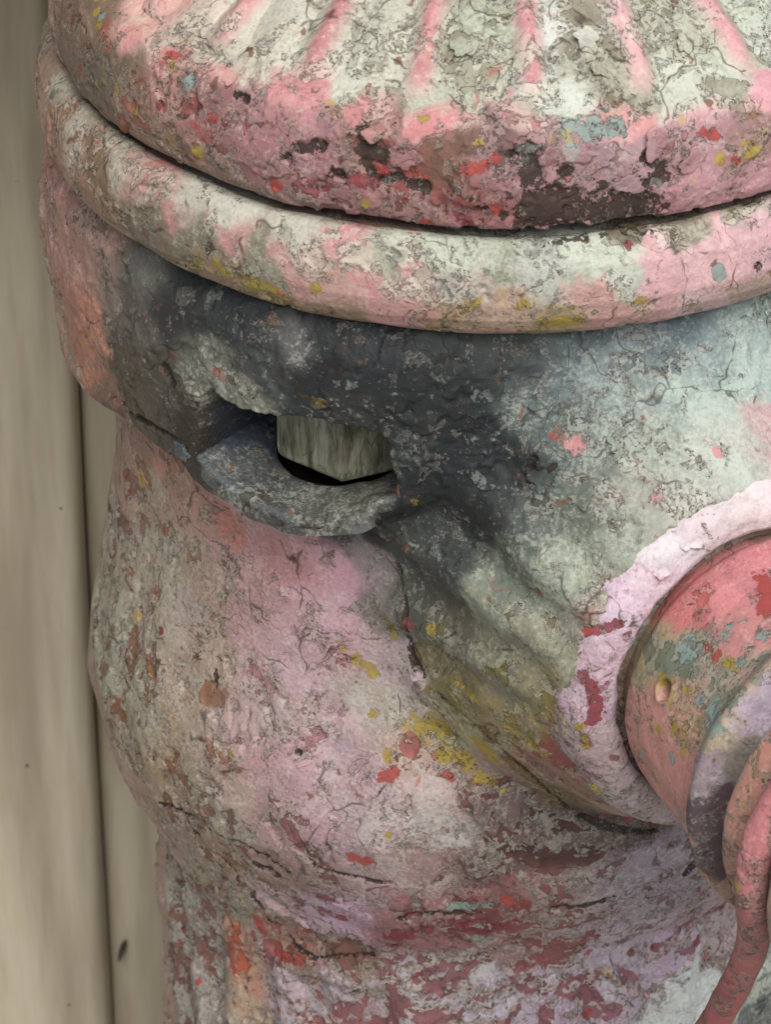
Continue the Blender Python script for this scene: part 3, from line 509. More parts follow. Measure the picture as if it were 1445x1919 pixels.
# Single chips and stains: kind, reach, then the polyline they follow
MARKS = [
 ('bare', 0.046, (0.049, -1.001, 0.071), (0.135, -0.991, 0.065), (0.244, -0.969, 0.065), (0.279, -0.953, 0.038)),
 ('bare', 0.04, (0.049, -0.999, 0.045), (0.158, -0.985, 0.049), (0.223, -0.975, 0.056)),
 ('bare', 0.031, (-0.285, -0.943, 0.191), (-0.285, -0.952, 0.16)),
 ('bare', 0.017, (-0.345, -0.937, 0.115)),
 ('bare', 0.027, (0.036, -0.981, 0.188), (0.042, -0.995, 0.147)),
 ('bare', 0.013, (0.004, -0.981, 0.188)),
 ('bare', 0.017, (0.117, -0.987, 0.148)),
 ('bare', 0.02, (0.29, -0.952, 0.16), (0.302, -0.953, 0.124)),
 ('bare', 0.013, (-0.199, -0.978, 0.113), (-0.172, -0.982, 0.113)),
 ('bare', 0.011, (-0.253, -0.966, 0.118), (-0.226, -0.971, 0.128)),
 ('bare', 0.013, (-0.426, -0.902, 0.157), (-0.382, -0.917, 0.172)),
 ('bare', 0.011, (0.264, -0.969, 0.108), (0.291, -0.958, 0.114)),
 ('bare', 0.014, (-0.448, -0.895, 0.129)),
 ('bare', 0.01, (-0.054, -0.996, 0.074)),
 ('bare', 0.01, (-0.552, -0.795, 0.223), (-0.535, -0.806, 0.223)),
 ('mint', 0.019, (0.111, -0.959, 0.23), (0.218, -0.939, 0.232)),
 ('mint', 0.014, (0.121, -0.967, 0.214)),
 ('mint', 0.014, (-0.546, -0.799, 0.222)),
 ('mint', 0.017, (-0.659, -0.71, 0.216)),
 ('mint', 0.011, (-0.851, -0.453, 0.235)),
 ('yellow', 0.013, (-0.694, -0.664, 0.229)),
 ('yellow', 0.01, (-0.856, -0.461, 0.22)),
 ('yellow', 0.009, (-0.864, -0.428, 0.235)),
 ('yellow', 0.013, (-0.772, -0.629, 0.112)),
 ('yellow', 0.01, (-0.82, -0.569, 0.124)),
 ('yellow', 0.01, (-0.864, -0.512, 0.107)),
 ('yellow', 0.013, (-0.071, -0.975, 0.211), (-0.06, -0.977, 0.21)),
 ('yellow', 0.01, (-0.172, -0.934, 0.245)),
 ('yellow', 0.011, (-0.639, -0.766, 0.078)),
 ('yellow', 0.02, (0.497, -0.868, 0.133)),
 ('yellow', 0.011, (0.429, -0.902, 0.133)),
 ('yellow', 0.011, (-0.296, -0.956, 0.064)),
 ('red', 0.014, (-0.274, -0.958, 0.151), (-0.253, -0.963, 0.135)),
 ('red', 0.014, (-0.21, -0.971, 0.146), (-0.177, -0.973, 0.134)),
 ('red', 0.011, (-0.482, -0.876, 0.069), (-0.471, -0.88, 0.059)),
 ('red', 0.013, (-0.166, -0.972, 0.024)),
 ('red', 0.013, (-0.027, -0.997, 0.075)),
 ('red', 0.013, (-0.242, -0.971, 0.085)),
 ('red', 0.011, (-0.092, -0.991, 0.156), (-0.028, -0.987, 0.179)),
 ('red', 0.013, (0.394, -0.899, 0.198), (0.417, -0.889, 0.181)),
 ('red', 0.01, (0.463, -0.889, 0.126)),
 ('red', 0.013, (-0.603, -0.789, 0.165)),
 ('red', 0.013, (-0.706, -0.648, 0.233), (-0.683, -0.653, 0.242)),
 ('red', 0.01, (-0.903, -0.432, 0.098)),
 ('maroon', 0.013, (-0.317, -0.949, 0.122), (-0.274, -0.964, 0.112)),
 ('maroon', 0.013, (-0.102, -0.995, 0.061), (-0.08, -0.993, 0.035)),
 ('maroon', 0.011, (-0.718, -0.69, 0.144)),
 ('yellow', 0.014, (-0.597, -0.856, -0.143), (-0.575, -0.868, -0.155)),
 ('yellow', 0.014, (-0.541, -0.889, -0.152), (-0.485, -0.917, -0.165)),
 ('yellow', 0.013, (-0.063, -1.04, -0.122)),
 ('yellow', 0.011, (0.03, -1.042, -0.13)),
 ('yellow', 0.013, (0.075, -1.028, -0.176), (0.141, -1.023, -0.175)),
 ('yellow', 0.014, (0.271, -1.01, -0.136)),
 ('yellow', 0.01, (0.177, -1.029, -0.11)),
 ('yellow', 0.01, (-0.395, -0.969, -0.129)),
 ('mint', 0.013, (0.438, -0.947, -0.107)),
 ('mint', 0.01, (0.432, -0.949, -0.096)),
 ('mint', 0.009, (-0.188, -1.026, -0.095)),
 ('bare', 0.01, (0.519, -0.906, -0.114)),
 ('maroon', 0.009, (0.246, -0.984, -0.019)),
 ('yellow', 0.011, (-0.916, -0.423, -0.566)),
 ('yellow', 0.009, (-0.738, -0.499, -0.894)),
 ('yellow', 0.014, (-0.241, -0.904, -1.022), (-0.235, -0.894, -1.058)),
 ('yellow', 0.014, (-0.312, -0.858, -1.157), (-0.277, -0.87, -1.178)),
 ('yellow', 0.011, (-0.348, -0.843, -1.124)),
 ('red', 0.017, (-0.348, -0.845, -1.167)),
 ('yellow', 0.029, (-0.169, -0.917, -1.291), (-0.122, -0.931, -1.296)),
 ('yellow', 0.023, (-0.109, -0.94, -1.348), (-0.074, -0.95, -1.371)),
 ('yellow', 0.02, (-0.041, -1.018, -1.259), (-0.016, -1.004, -1.315)),
 ('yellow', 0.017, (-0.037, -0.966, -1.404), (-0.002, -0.971, -1.415)),
 ('yellow', 0.013, (-0.247, -0.923, -1.37)),
 ('yellow', 0.013, (-0.277, -0.883, -1.279)),
 ('yellow', 0.013, (-0.149, -1.008, -0.962)),
 ('yellow', 0.01, (0.092, -1.203, -1.154)),
 ('yellow', 0.011, (0.169, -1.322, -1.014), (0.175, -1.318, -1.045)),
 ('yellow', 0.013, (0.205, -1.267, -1.199)),
 ('yellow', 0.01, (0.007, -1.14, -1.123), (0.069, -1.188, -1.145)),
 ('yellow', 0.01, (-0.09, -1.047, -1.077), (-0.056, -1.088, -1.09)),
 ('yellow', 0.009, (-0.603, -0.765, -1.48)),
 ('yellow', 0.007, (-0.243, -0.961, -1.569)),
 ('red', 0.011, (0.168, -1.284, -0.765)),
 ('red', 0.013, (-0.259, -0.936, -1.42), (-0.229, -0.942, -1.407)),
 ('red', 0.014, (-0.109, -0.955, -1.405)),
 ('red', 0.014, (-0.326, -0.92, -1.664), (-0.29, -0.934, -1.668)),
 ('maroon', 0.014, (-0.403, -0.845, -1.845), (-0.353, -0.866, -1.844)),
 ('maroon', 0.013, (-0.354, -0.827, -1.924)),
 ('red', 0.013, (0.023, -0.967, -1.759), (0.072, -0.957, -1.775)),
 ('maroon', 0.02, (-0.241, -0.847, -1.973), (-0.154, -0.904, -1.892)),
 ('maroon', 0.017, (-0.079, -0.912, -1.893), (0.045, -0.921, -1.878)),
 ('mint', 0.013, (-0.179, -0.929, -1.806)),
 ('mint', 0.014, (-0.093, -0.945, -1.794), (-0.014, -0.96, -1.781)),
 ('red', 0.011, (-0.562, -0.655, -2.069), (-0.55, -0.658, -2.116)),
 ('red', 0.014, (-0.511, -0.681, -2.163), (-0.459, -0.723, -2.145)),
 ('red', 0.009, (-0.758, -0.307, -2.501)),
 ('red', 0.009, (-0.724, -0.43, -2.467)),
 ('maroon', 0.01, (-0.761, -0.304, -2.398)),
 ('red', 0.011, (-0.515, -0.657, -2.355)),
 ('red', 0.01, (-0.177, -0.809, -2.121)),
 ('red', 0.01, (0.235, -0.806, -2.057)),
 ('maroon', 0.01, (-0.026, -0.839, -2.029)),
 ('red', 0.01, (0.323, -0.776, -2.175)),
 ('maroon', 0.009, (0.284, -0.78, -2.146)),
 ('red', 0.009, (0.014, -0.831, -2.152)),
 ('red', 0.01, (0.236, -0.787, -2.258)),
 ('mint', 0.011, (-0.448, -0.695, -2.237)),
 ('maroon', 0.014, (0.51, -0.649, -2.141)),
 ('pink', 0.02, (0.148, -1.043, -0.459)),
 ('pink', 0.014, (0.31, -1.158, -0.523)),
 ('pink', 0.011, (0.445, -1.085, -0.452)),
 ('yellow', 0.011, (0.157, -1.32, -0.987)),
 ('maroon', 0.013, (0.165, -1.311, -0.862), (0.187, -1.321, -0.896), (0.197, -1.324, -0.942), (0.182, -1.324, -0.973)),
 ('maroon', 0.009, (0.169, -1.286, -0.77), (0.212, -1.295, -0.75), (0.239, -1.293, -0.738)),
 ('mint', 0.031, (0.364, -1.408, -0.737)),
 ('mint', 0.017, (0.441, -1.43, -0.674)),
 ('mint', 0.014, (0.511, -1.476, -0.641)),
 ('mint', 0.019, (0.408, -1.565, -0.762), (0.409, -1.631, -0.752)),
 ('mint', 0.013, (0.385, -1.52, -0.769)),
 ('mint', 0.011, (0.288, -1.398, -1.005)),
 ('mint', 0.017, (0.358, -1.543, -1.046), (0.367, -1.566, -1.049)),
 ('mint', 0.011, (0.337, -1.525, -0.915)),
 ('mint', 0.011, (0.467, -1.513, -0.681)),
 ('yellow', 0.013, (0.318, -1.407, -0.798)),
 ('yellow', 0.011, (0.366, -1.485, -0.775)),
 ('yellow', 0.011, (0.341, -1.507, -0.853)),
 ('yellow', 0.013, (0.355, -1.553, -0.88)),
 ('yellow', 0.014, (0.437, -1.496, -0.7), (0.457, -1.517, -0.691)),
 ('yellow', 0.009, (0.313, -1.462, -0.894)),
 ('red', 0.02, (0.524, -1.308, -0.613), (0.532, -1.411, -0.621)),
 ('red', 0.013, (0.41, -1.429, -0.701), (0.419, -1.461, -0.705)),
 ('red', 0.013, (0.394, -1.339, -0.685)),
 ('yellow', 0.009, (0.442, -1.882, -0.958)),
 ('bare', 0.007, (0.448, -1.747, -1.062)),
 ('red', 0.01, (0.467, -1.701, -1.364)),
 ('yellow', 0.007, (0.572, -0.595, -2.28)),
 ('bare', 0.011, (-0.194, -0.931, -1.075), (-0.182, -0.943, -1.11)),
 ('bare', 0.007, (-0.467, -0.772, -1.021), (-0.443, -0.789, -1.028)),
 ('bare', 0.009, (0.054, -1.045, -0.51)),
 ('bare', 0.01, (-0.725, -0.722, -0.473), (-0.714, -0.743, -0.501)),
 ('bare', 0.01, (0.06, -1.039, -0.501), (0.049, -1.056, -0.543)),
 ('bare', 0.009, (-0.632, -0.683, -1.285), (-0.645, -0.689, -1.356)),
 ('bare', 0.007, (-0.447, -0.855, -1.414)),
 ('maroon', 0.009, (-0.774, -0.535, -1.301)),
 ('bare', 0.009, (-0.554, -0.771, -1.809), (-0.503, -0.805, -1.814)),
 ('bare', 0.01, (0.453, -0.857, -1.763), (0.464, -0.859, -1.737)),
 ('bare', 0.007, (-0.224, -0.897, -0.87), (-0.206, -0.95, -0.961), (-0.192, -0.933, -1.088), (-0.171, -0.954, -1.131)),
 ('bare', 0.006, (-0.135, -0.985, -1.152), (-0.066, -1.039, -1.184), (0.005, -1.071, -1.241), (0.077, -1.068, -1.318), (0.156, -0.97, -1.48)),
 ('bare', 0.007, (0.193, -0.968, -1.509), (0.28, -0.953, -1.559), (0.368, -0.914, -1.598)),
 ('bare', 0.006, (-0.788, -0.573, -1.785), (-0.701, -0.677, -1.745), (-0.584, -0.774, -1.747), (-0.477, -0.833, -1.781)),
 ('bare', 0.004, (-0.418, -0.879, -1.727), (-0.331, -0.907, -1.733), (-0.241, -0.937, -1.73)),
 ('bare', 0.007, (-0.704, -0.652, -1.813), (-0.622, -0.7, -1.871), (-0.572, -0.692, -1.961), (-0.529, -0.692, -2.045), (-0.476, -0.711, -2.102), (-0.42, -0.748, -2.118)),
 ('bare', 0.006, (-0.407, -0.756, -2.116), (-0.282, -0.798, -2.067)),
 ('bare', 0.006, (-0.216, -0.904, -1.863), (-0.148, -0.929, -1.826), (-0.031, -0.943, -1.821)),
 ('bare', 0.006, (0.093, -0.939, -1.817), (0.191, -0.934, -1.802), (0.279, -0.915, -1.79)),
 ('bare', 0.007, (-0.837, -0.536, -0.685), (-0.757, -0.67, -0.656), (-0.683, -0.766, -0.65)),
 ('bare', 0.006, (0.103, -1.067, -0.496), (0.06, -1.059, -0.541)),
]

def lin(h):
    """display colour, 0 to 255, as linear values"""
    c = [v/255 for v in h]
    return [v/12.92 if v <= .04045 else ((v + .055)/1.055)**2.4 for v in c]

KINDS = ['bare', 'yellow', 'red', 'mint', 'maroon', 'pink']

KEY_OF = {'flange_ring': 'flange', 'bolt_ledge': 'ledge', 'nozzle_cap': 'cap', 'retaining_rod': 'rod'}

def paint_fields(P, part_name):
    """top colour, under colour, (peel, crack, chalk), six mark channels for points P"""
    n = len(P)
    acc = np.zeros((n, 9)); wt = np.full(n, 1e-7)
    key = KEY_OF.get(part_name, part_name)
    d0, d1 = {'ledge': ((106, 110, 112), (90, 85, 78)), 'nozzle': ((168, 152, 156), (122, 104, 96))}.get(key, ((166, 138, 122), (128, 96, 80)))
    acc += 1e-7*np.array(lin(d0) + lin(d1) + [.4, .4, .3])
    warp = np.stack([perlin(P*3 + 5), perlin(P*3 + 15), perlin(P*3 + 25)], 1)*.05
    warp += np.stack([perlin(P*11 + 5), perlin(P*11 + 15), perlin(P*11 + 25)], 1)*.025
    warp += np.stack([perlin(P*31 + 5), perlin(P*31 + 15), perlin(P*31 + 25)], 1)*.020
    Q = (P + warp).astype(np.float32)
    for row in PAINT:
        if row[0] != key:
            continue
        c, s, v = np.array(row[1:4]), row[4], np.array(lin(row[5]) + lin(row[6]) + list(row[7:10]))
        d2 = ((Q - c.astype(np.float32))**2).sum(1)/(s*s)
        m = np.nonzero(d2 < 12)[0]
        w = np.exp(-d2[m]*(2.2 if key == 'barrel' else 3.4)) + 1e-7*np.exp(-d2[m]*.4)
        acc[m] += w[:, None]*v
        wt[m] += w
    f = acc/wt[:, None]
    mk = np.zeros((n, 6))
    for m in MARKS:
        k = KINDS.index(m[0]); r = m[1]
        pts = np.array(m[2:], float)
        lo, hi = pts.min(0) - 2*r, pts.max(0) + 2*r
        idx = np.nonzero(((P > lo) & (P < hi)).all(1))[0]
        if not len(idx):
            continue
        q = P[idx]
        best = np.full(len(idx), 9.)
        segs = list(zip(pts[:-1], pts[1:])) if len(pts) > 1 else [(pts[0], pts[0])]
        for a, b in segs:
            ab = b - a
            t = np.clip(((q - a)@ab)/max(ab@ab, 1e-9), 0, 1)
            best = np.minimum(best, np.linalg.norm(q - a - t[:, None]*ab, axis=1))
        mk[idx, k] = np.maximum(mk[idx, k], np.clip(1 - .5*best/r, 0, 1))
    return f, mk

# ------------------------------------------------------------------ mesh helpers
def mesh_object(name, V, Fq, mat, parent=None, smooth=True, paint=True, N=None, plate=.004, blend=None, coat=None):
    V = np.asarray(V, float)
    if paint:
        f, mk = paint_fields(V, coat or name)
        if coat:
            f[:, 6] = .12                              # a loose flake is all top coat
            mk[:] = 0
        if blend is not None:                      # fade one coat into that of a neighbouring part
            g, _ = paint_fields(V, blend[0])
            f = f*blend[1][:, None] + g*(1 - blend[1][:, None])
        one = np.ones((len(V), 1))
        seen = np.nonzero(V[:, 1] < .35)[0]
        Q = V[seen]*(np.array([1, 1, .68]) if name == 'barrel' else 1)
        wa = np.stack([fbm(Q + k, 4, 2) for k in (3.3, 23.7, 41.1)], 1)*.26
        wb = np.stack([fbm(Q + k, 22, 2) for k in (7.3, 33.7, 51.1)], 1)*.26
        wq = wa*.16 + wb*.035
        def field(off, sc, oc, ro):
            a = np.full(len(V), .5)
            f_ = fbm(Q + wq + off, sc, oc, ro)
            a[seen] = .5 + f_*.155
            return a
        fa = np.stack([field(0, 4.5, 3, .55), field(11, 13, 3, .62), field(22, 15, 3, .7)], 1)
        fb_ = np.stack([field(33, 9, 3, .66), field(44, 20, 3, .65), field(55, 8, 2, .5)], 1)
        warp_ = np.zeros((len(V), 3)); warp_[seen] = wq
        if N is not None:                          # plates of old paint stand proud, chips lie deep
            vc = .55*fa[:, 1] + .45*fa[:, 0]
            th = .29 + .33*f[:, 6]
            V = V + N*(plate*(sst(-.007, .007, vc - th) - 1) - plate*1.3*sst(.42, .58, mk[:, 0] + (fa[:, 1] - .5)*1.7*sst(.02, .35, mk[:, 0])))[:, None]
    me = bpy.data.meshes.new(name)
    Fq = np.asarray(Fq, np.int32)
    me.vertices.add(len(V))
    me.vertices.foreach_set('co', (V*S).astype(np.float32).ravel())
    k = Fq.shape[1]
    me.loops.add(Fq.size)
    me.loops.foreach_set('vertex_index', Fq.ravel())
    me.polygons.add(len(Fq))
    me.polygons.foreach_set('loop_start', np.arange(0, Fq.size, k, dtype=np.int32))
    me.polygons.foreach_set('use_smooth', np.full(len(Fq), bool(smooth)))
    me.update(calc_edges=True)
    me.validate()
    me.materials.append(mat)
    if paint:
        at = me.attributes.new('warp', 'FLOAT_VECTOR', 'POINT')
        at.data.foreach_set('vector', warp_.astype(np.float32).ravel())
        for nm, arr in (('coat_top', f[:, 0:3]), ('coat_under', f[:, 3:6]), ('wear', f[:, 6:9]),
                        ('marks_a', mk[:, :3]), ('marks_b', mk[:, 3:]), ('field_a', fa), ('field_b', fb_)):
            at = me.attributes.new(nm, 'FLOAT_COLOR', 'POINT')
            at.data.foreach_set('color', np.hstack([arr, one]).astype(np.float32).ravel())
    o = bpy.data.objects.new(name, me)
    COL.objects.link(o)
    if parent:
        o.parent = parent
    return o

def grid_faces(nr, nc, wrap=True):
    r = np.arange(nr - 1)[:, None]
    c = np.arange(nc if wrap else nc - 1)[None]
    c2 = (c + 1) % nc
    return np.stack([r*nc + c, r*nc + c2, (r + 1)*nc + c2, (r + 1)*nc + c], -1).reshape(-1, 4)

def grid_normals(V, nr, nc, wrap=True):
    G = V.reshape(nr, nc, 3)
    if wrap:
        dc = np.roll(G, -1, 1) - np.roll(G, 1, 1)
    else:
        dc = np.gradient(G, axis=1)
    dr = np.gradient(G, axis=0)
    n = np.cross(dr, dc)
    n /= np.maximum(np.linalg.norm(n, axis=2, keepdims=True), 1e-12)
    return n.reshape(-1, 3)

def az_columns(n_front, n_back, a0=-112, a1=112):
    """azimuths (degrees, 0 = towards -y, + = towards +x), dense over the seen side"""
    f = np.linspace(a0, a1, n_front, endpoint=False)
    b = np.linspace(a1, 360 + a0, n_back, endpoint=False)
    return np.radians(np.concatenate([f, b]))

def tag(o, label, cat, group=None):
    o['label'] = label
    o['category'] = cat
    if group:
        o['group'] = group
    return o

def empty(name, loc=(0, 0, 0)):
    e = bpy.data.objects.new(name, None)
    e.location = Vector(loc)*S
    e.empty_display_size = .05
    COL.objects.link(e)
    return e

# ------------------------------------------------------------------ materials
class NT:
    """small helper to write node trees as expressions"""
    def __init__(self, name):
        self.m = bpy.data.materials.new(name)
        self.m.use_nodes = True
        self.t = self.m.node_tree
        self.t.nodes.clear()
    def n(self, kind, **kw):
        nd = self.t.nodes.new('ShaderNode' + kind)
        for k, v in kw.items():
            setattr(nd, k, v)
        return nd
    def put(self, sock, v):
        if isinstance(v, bpy.types.NodeSocket):
            self.t.links.new(v, sock)
        elif v is not None:
            sock.default_value = v
    def math(self, op, a, b=None, c=None, clamp=False):
        nd = self.n('Math', operation=op, use_clamp=clamp)
        for s, v in zip(nd.inputs, (a, b, c)):
            self.put(s, v)
        return nd.outputs[0]
    def add(self, a, b): return self.math('ADD', a, b)
    def sub(self, a, b): return self.math('SUBTRACT', a, b)
    def mul(self, a, b): return self.math('MULTIPLY', a, b)
    def vec(self, op, a, b=None, scale=None):
        nd = self.n('VectorMath', operation=op)
        self.put(nd.inputs[0], a)
        if b is not None: self.put(nd.inputs[1], b)
        if scale is not None: self.put(nd.inputs['Scale'], scale)
        return nd.outputs[0]
    def noise(self, v, scale, detail=5, rough=.55, dist=0, col=False):
        nd = self.n('TexNoise')
        self.put(nd.inputs['Vector'], v)
        nd.inputs['Scale'].default_value = scale
        nd.inputs['Detail'].default_value = detail
        nd.inputs['Roughness'].default_value = rough
        nd.inputs['Distortion'].default_value = dist
        return nd.outputs['Color' if col else 'Fac']
    def voro(self, v, scale, feature='F1', out='Distance', rnd=1):
        nd = self.n('TexVoronoi', feature=feature)
        self.put(nd.inputs['Vector'], v)
        nd.inputs['Scale'].default_value = scale
        nd.inputs['Randomness'].default_value = rnd
        return nd.outputs[out]
    def step(self, v, a, b):
        nd = self.n('MapRange', interpolation_type='SMOOTHSTEP')
        self.put(nd.inputs[0], v)
        self.put(nd.inputs[1], a)
        self.put(nd.inputs[2], b)
        return nd.outputs[0]
    def mix(self, fac, a, b, blend='MIX'):
        nd = self.n('Mix', data_type='RGBA', blend_type=blend)
        self.put(nd.inputs[0], fac)
        for s, v in ((nd.inputs[6], a), (nd.inputs[7], b)):
            if isinstance(v, tuple): v = lin(v) + [1]
            self.put(s, v)
        return nd.outputs[2]
    def attr(self, name):
        nd = self.n('Attribute', attribute_name=name)
        sp = self.n('SeparateColor')
        self.t.links.new(nd.outputs['Color'], sp.inputs[0])
        return nd.outputs['Color'], sp.outputs
    def out(self, color, rough, normal=None, spec=.3):
        b = self.n('BsdfPrincipled')
        self.put(b.inputs['Base Color'], color)
        self.put(b.inputs['Roughness'], rough)
        b.inputs['Specular IOR Level'].default_value = spec
        if normal is not None: self.put(b.inputs['Normal'], normal)
        o = self.n('OutputMaterial')
        self.t.links.new(b.outputs[0], o.inputs[0])
        return self.m
    def bump(self, h, dist, strength=1, normal=None):
        nd = self.n('Bump')
        nd.inputs['Strength'].default_value = strength
        nd.inputs['Distance'].default_value = dist
        self.put(nd.inputs['Height'], h)
        if normal is not None: self.put(nd.inputs['Normal'], normal)
        return nd.outputs[0]

def paint_material(name, fine=1.0, chips=1.0):
    T = NT(name)
    tc = T.n('TexCoord')
    P = T.vec('SCALE', tc.outputs['Object'], scale=1/S)
    wnode = T.n('Attribute', attribute_name='warp')
    W = T.vec('ADD', P, wnode.outputs['Vector'])
    top, _ = T.attr('coat_top')
    und, _ = T.attr('coat_under')
    _, wear = T.attr('wear')
    _, ma = T.attr('marks_a')
    _, mb = T.attr('marks_b')
    peel, crack, chalk = wear[0], wear[1], wear[2]

    _, fa = T.attr('field_a')
    _, fb = T.attr('field_b')
    n_big, n_mid, nch = fa[0], fa[1], fa[2]
    nrs, npit, nmask = fb[0], fb[1], fb[2]
    n_fin = T.noise(P, 50, 5, .66)
    n_grn = T.noise(P, 120, 2, .7)
    cell = T.n('SeparateColor')
    T.put(cell.inputs[0], T.voro(W, 15, out='Color'))
    cell2 = T.n('SeparateColor')
    T.put(cell2.inputs[0], T.voro(W, 42, out='Color'))

    # peeled coat: a ragged, plate-like mask
    v = T.add(T.mul(n_mid, .55), T.mul(n_big, .45))
    v = T.add(v, T.mul(T.sub(cell.outputs[0], .5), .17))
    v = T.add(v, T.mul(T.sub(cell2.outputs[0], .5), .12))
    v = T.add(v, T.mul(T.sub(n_fin, .5), .24))
    th = T.add(.29, T.mul(peel, .33))
    keep = T.step(v, T.sub(th, .004), T.add(th, .004))           # 1 = top coat still there
    th2 = T.sub(th, T.add(.012, T.mul(nch, .09)))
    keep2 = T.step(v, T.sub(th2, .004), T.add(th2, .004))        # 1 = the middle coat is there
    rim = T.mul(keep, T.sub(1, T.step(v, T.add(th, .006), T.add(th, .022))))
    edge_dark = T.math('MAXIMUM', T.mul(T.sub(1, keep), T.step(v, T.sub(th, .022), T.sub(th, .002))),
                  T.mul(T.sub(1, keep2), T.step(v, T.sub(th2, .020), T.sub(th2, .002))))  # darker line just below each coat edge

    # tone within a coat
    def tone(c, amt, cl):
        k = T.add(1 - amt*.5, T.mul(n_fin, amt))
        k = T.add(k, T.mul(T.sub(cl, .5), .22))
        k = T.add(k, T.mul(T.sub(n_grn, .5), .45))
        k = T.add(k, T.mul(T.sub(n_mid, .5), .35))
        comb = T.n('CombineColor')
        for s in comb.inputs: T.put(s, k)
        return T.mix(1.0, c, comb.outputs[0], 'MULTIPLY')
    ctop = tone(top, .5, cell.outputs[1])
    cund = tone(T.mix(.22, und, top), .7, cell2.outputs[1])
    # faded, chalky film and older tint in the top coat
    fch = T.mul(T.step(T.add(T.add(nch, T.mul(T.sub(n_fin, .5), .9)), T.mul(T.sub(n_grn, .5), .7)), T.sub(.62, T.mul(chalk, .30)), T.sub(.86, T.mul(chalk, .30))), .62)
    ctop = T.mix(fch, ctop, T.mix(.5, top, (201, 205, 191)))
    frs = T.mul(T.step(T.add(T.add(nrs, T.mul(T.sub(n_fin, .5), .9)), T.mul(T.sub(n_grn, .5), -.7)), .50, .70), .60)
    ctop = T.mix(frs, ctop, cund)
    cmid = tone(T.mix(.40, T.mix(T.add(.12, T.mul(chalk, .7)), top, (205, 207, 192)), und), .5, cell2.outputs[1])
    col = T.mix(keep, T.mix(keep2, cund, cmid), ctop)
    # deep pits down to rust inside the peeled areas
    fpit = T.mul(T.step(T.add(T.add(npit, T.mul(T.sub(n_fin, .5), .3)), T.mul(peel, .10)), .66, .71), .85)
    rust = T.mix(n_fin, (58, 42, 34), (138, 90, 60))
    col = T.mix(fpit, col, rust)

    # chips and stains placed on the casting
    jag = T.add(T.mul(T.sub(n_mid, .5), 1.9), T.add(T.add(T.mul(T.sub(n_fin, .5), 1.9), T.mul(T.sub(n_grn, .5), .9)), T.mul(T.sub(cell2.outputs[2], .5), .45)))
    def chip(a, c, c_hi, soft=.05):
        m = T.step(T.add(a, T.mul(jag, T.step(a, 0.02, .35))), .5 - soft, .5 + soft)
        return m, T.mix(n_fin, c, c_hi)
    heights = []
    for a, c0, c1, soft, dep in ((mb[2], (168, 112, 112), (208, 152, 150), .14, 0), (mb[1], (90, 34, 38), (150, 66, 74), .03, -.4),
                                 (ma[2], (126, 44, 40), (186, 84, 76), .04, -.3), (ma[1], (116, 100, 44), (188, 162, 72), .05, -.2),
                                 (mb[0], (94, 108, 104), (157, 176, 166), .05, -.5), (ma[0], (14, 12, 11), (70, 55, 44), .03, -1.0)):
        m, cc = chip(a, c0, c1, soft)
        col = T.mix(T.mul(m, .93), col, cc)
        if dep: heights.append(T.mul(m, dep))
    # stray small flecks of older coats
    cv = T.n('SeparateColor')
    T.put(cv.inputs[0], T.voro(T.vec('ADD', W, (1, 2, 3)), 27, out='Color'))
    fl = T.mul(T.step(T.add(cv.outputs[0], T.mul(T.sub(n_fin, .5), .12)), .985, .99), T.mul(T.step(n_mid, .42, .50), T.add(.2, T.mul(peel, .6))))
    fc = T.mix(T.step(cv.outputs[1], .30, .31), (168, 60, 52), (184, 154, 58))
    fc = T.mix(T.step(cv.outputs[1], .45, .46), fc, (74, 66, 60))
    fc = T.mix(T.step(cv.outputs[1], .72, .73), fc, (155, 167, 157))
    col = T.mix(fl, col, fc)

    # cracks: plate borders plus curling hairlines
    W2 = T.vec('ADD', P, T.vec('SCALE', wnode.outputs['Vector'], scale=1.9))
    e1 = T.voro(W2, 5.5, 'DISTANCE_TO_EDGE')
    wide = T.mul(T.step(npit, .42, .64), .034)
    k1 = T.mul(T.sub(1, T.step(e1, 0.0, T.add(.004, wide))), T.step(T.add(T.add(T.mul(nmask, .5), T.mul(npit, .5)), T.mul(crack, .20)), .57, .64))
    h1 = T.math('ABSOLUTE', T.sub(T.noise(W, 17, 1, .5), .5))
    k3 = T.mul(T.sub(1, T.step(h1, .001, .011)), T.step(nrs, .52, .62))
    h2 = T.math('ABSOLUTE', T.sub(T.noise(W2, 34, 1, .5), .5))
    k4 = T.mul(T.sub(1, T.step(h2, .001, .016)), T.step(T.add(npit, T.mul(crack, .10)), .55, .62))
    ck = T.math('MAXIMUM', k1, T.math('MAXIMUM', T.mul(k3, .45), T.mul(k4, .38)))
    col = T.mix(T.mul(ck, .72), col, (48, 38, 31))
    col = T.mix(T.mul(edge_dark, .62), col, (58, 44, 36))
    col = T.mix(T.mul(rim, .28), col, (226, 218, 206))

    # relief
    h = T.add(T.mul(keep, 1.1), T.mul(keep2, .6))
    h = T.add(h, T.mul(n_mid, .4))
    h = T.add(h, T.mul(n_fin, .55))
    h = T.add(h, T.mul(n_grn, .16))
    h = T.sub(h, T.mul(k3, .30))
    h = T.add(h, T.mul(rim, .35))
    for q in heights: h = T.add(h, q)
    nb = T.bump(h, .0012*fine, .9)
    rough = T.add(.46, T.mul(n_fin, .36))
    return T.out(col, rough, nb, .4)

M_PAINT = paint_material('peeling_paint')
M_CAP = paint_material('cap_paint', .8)

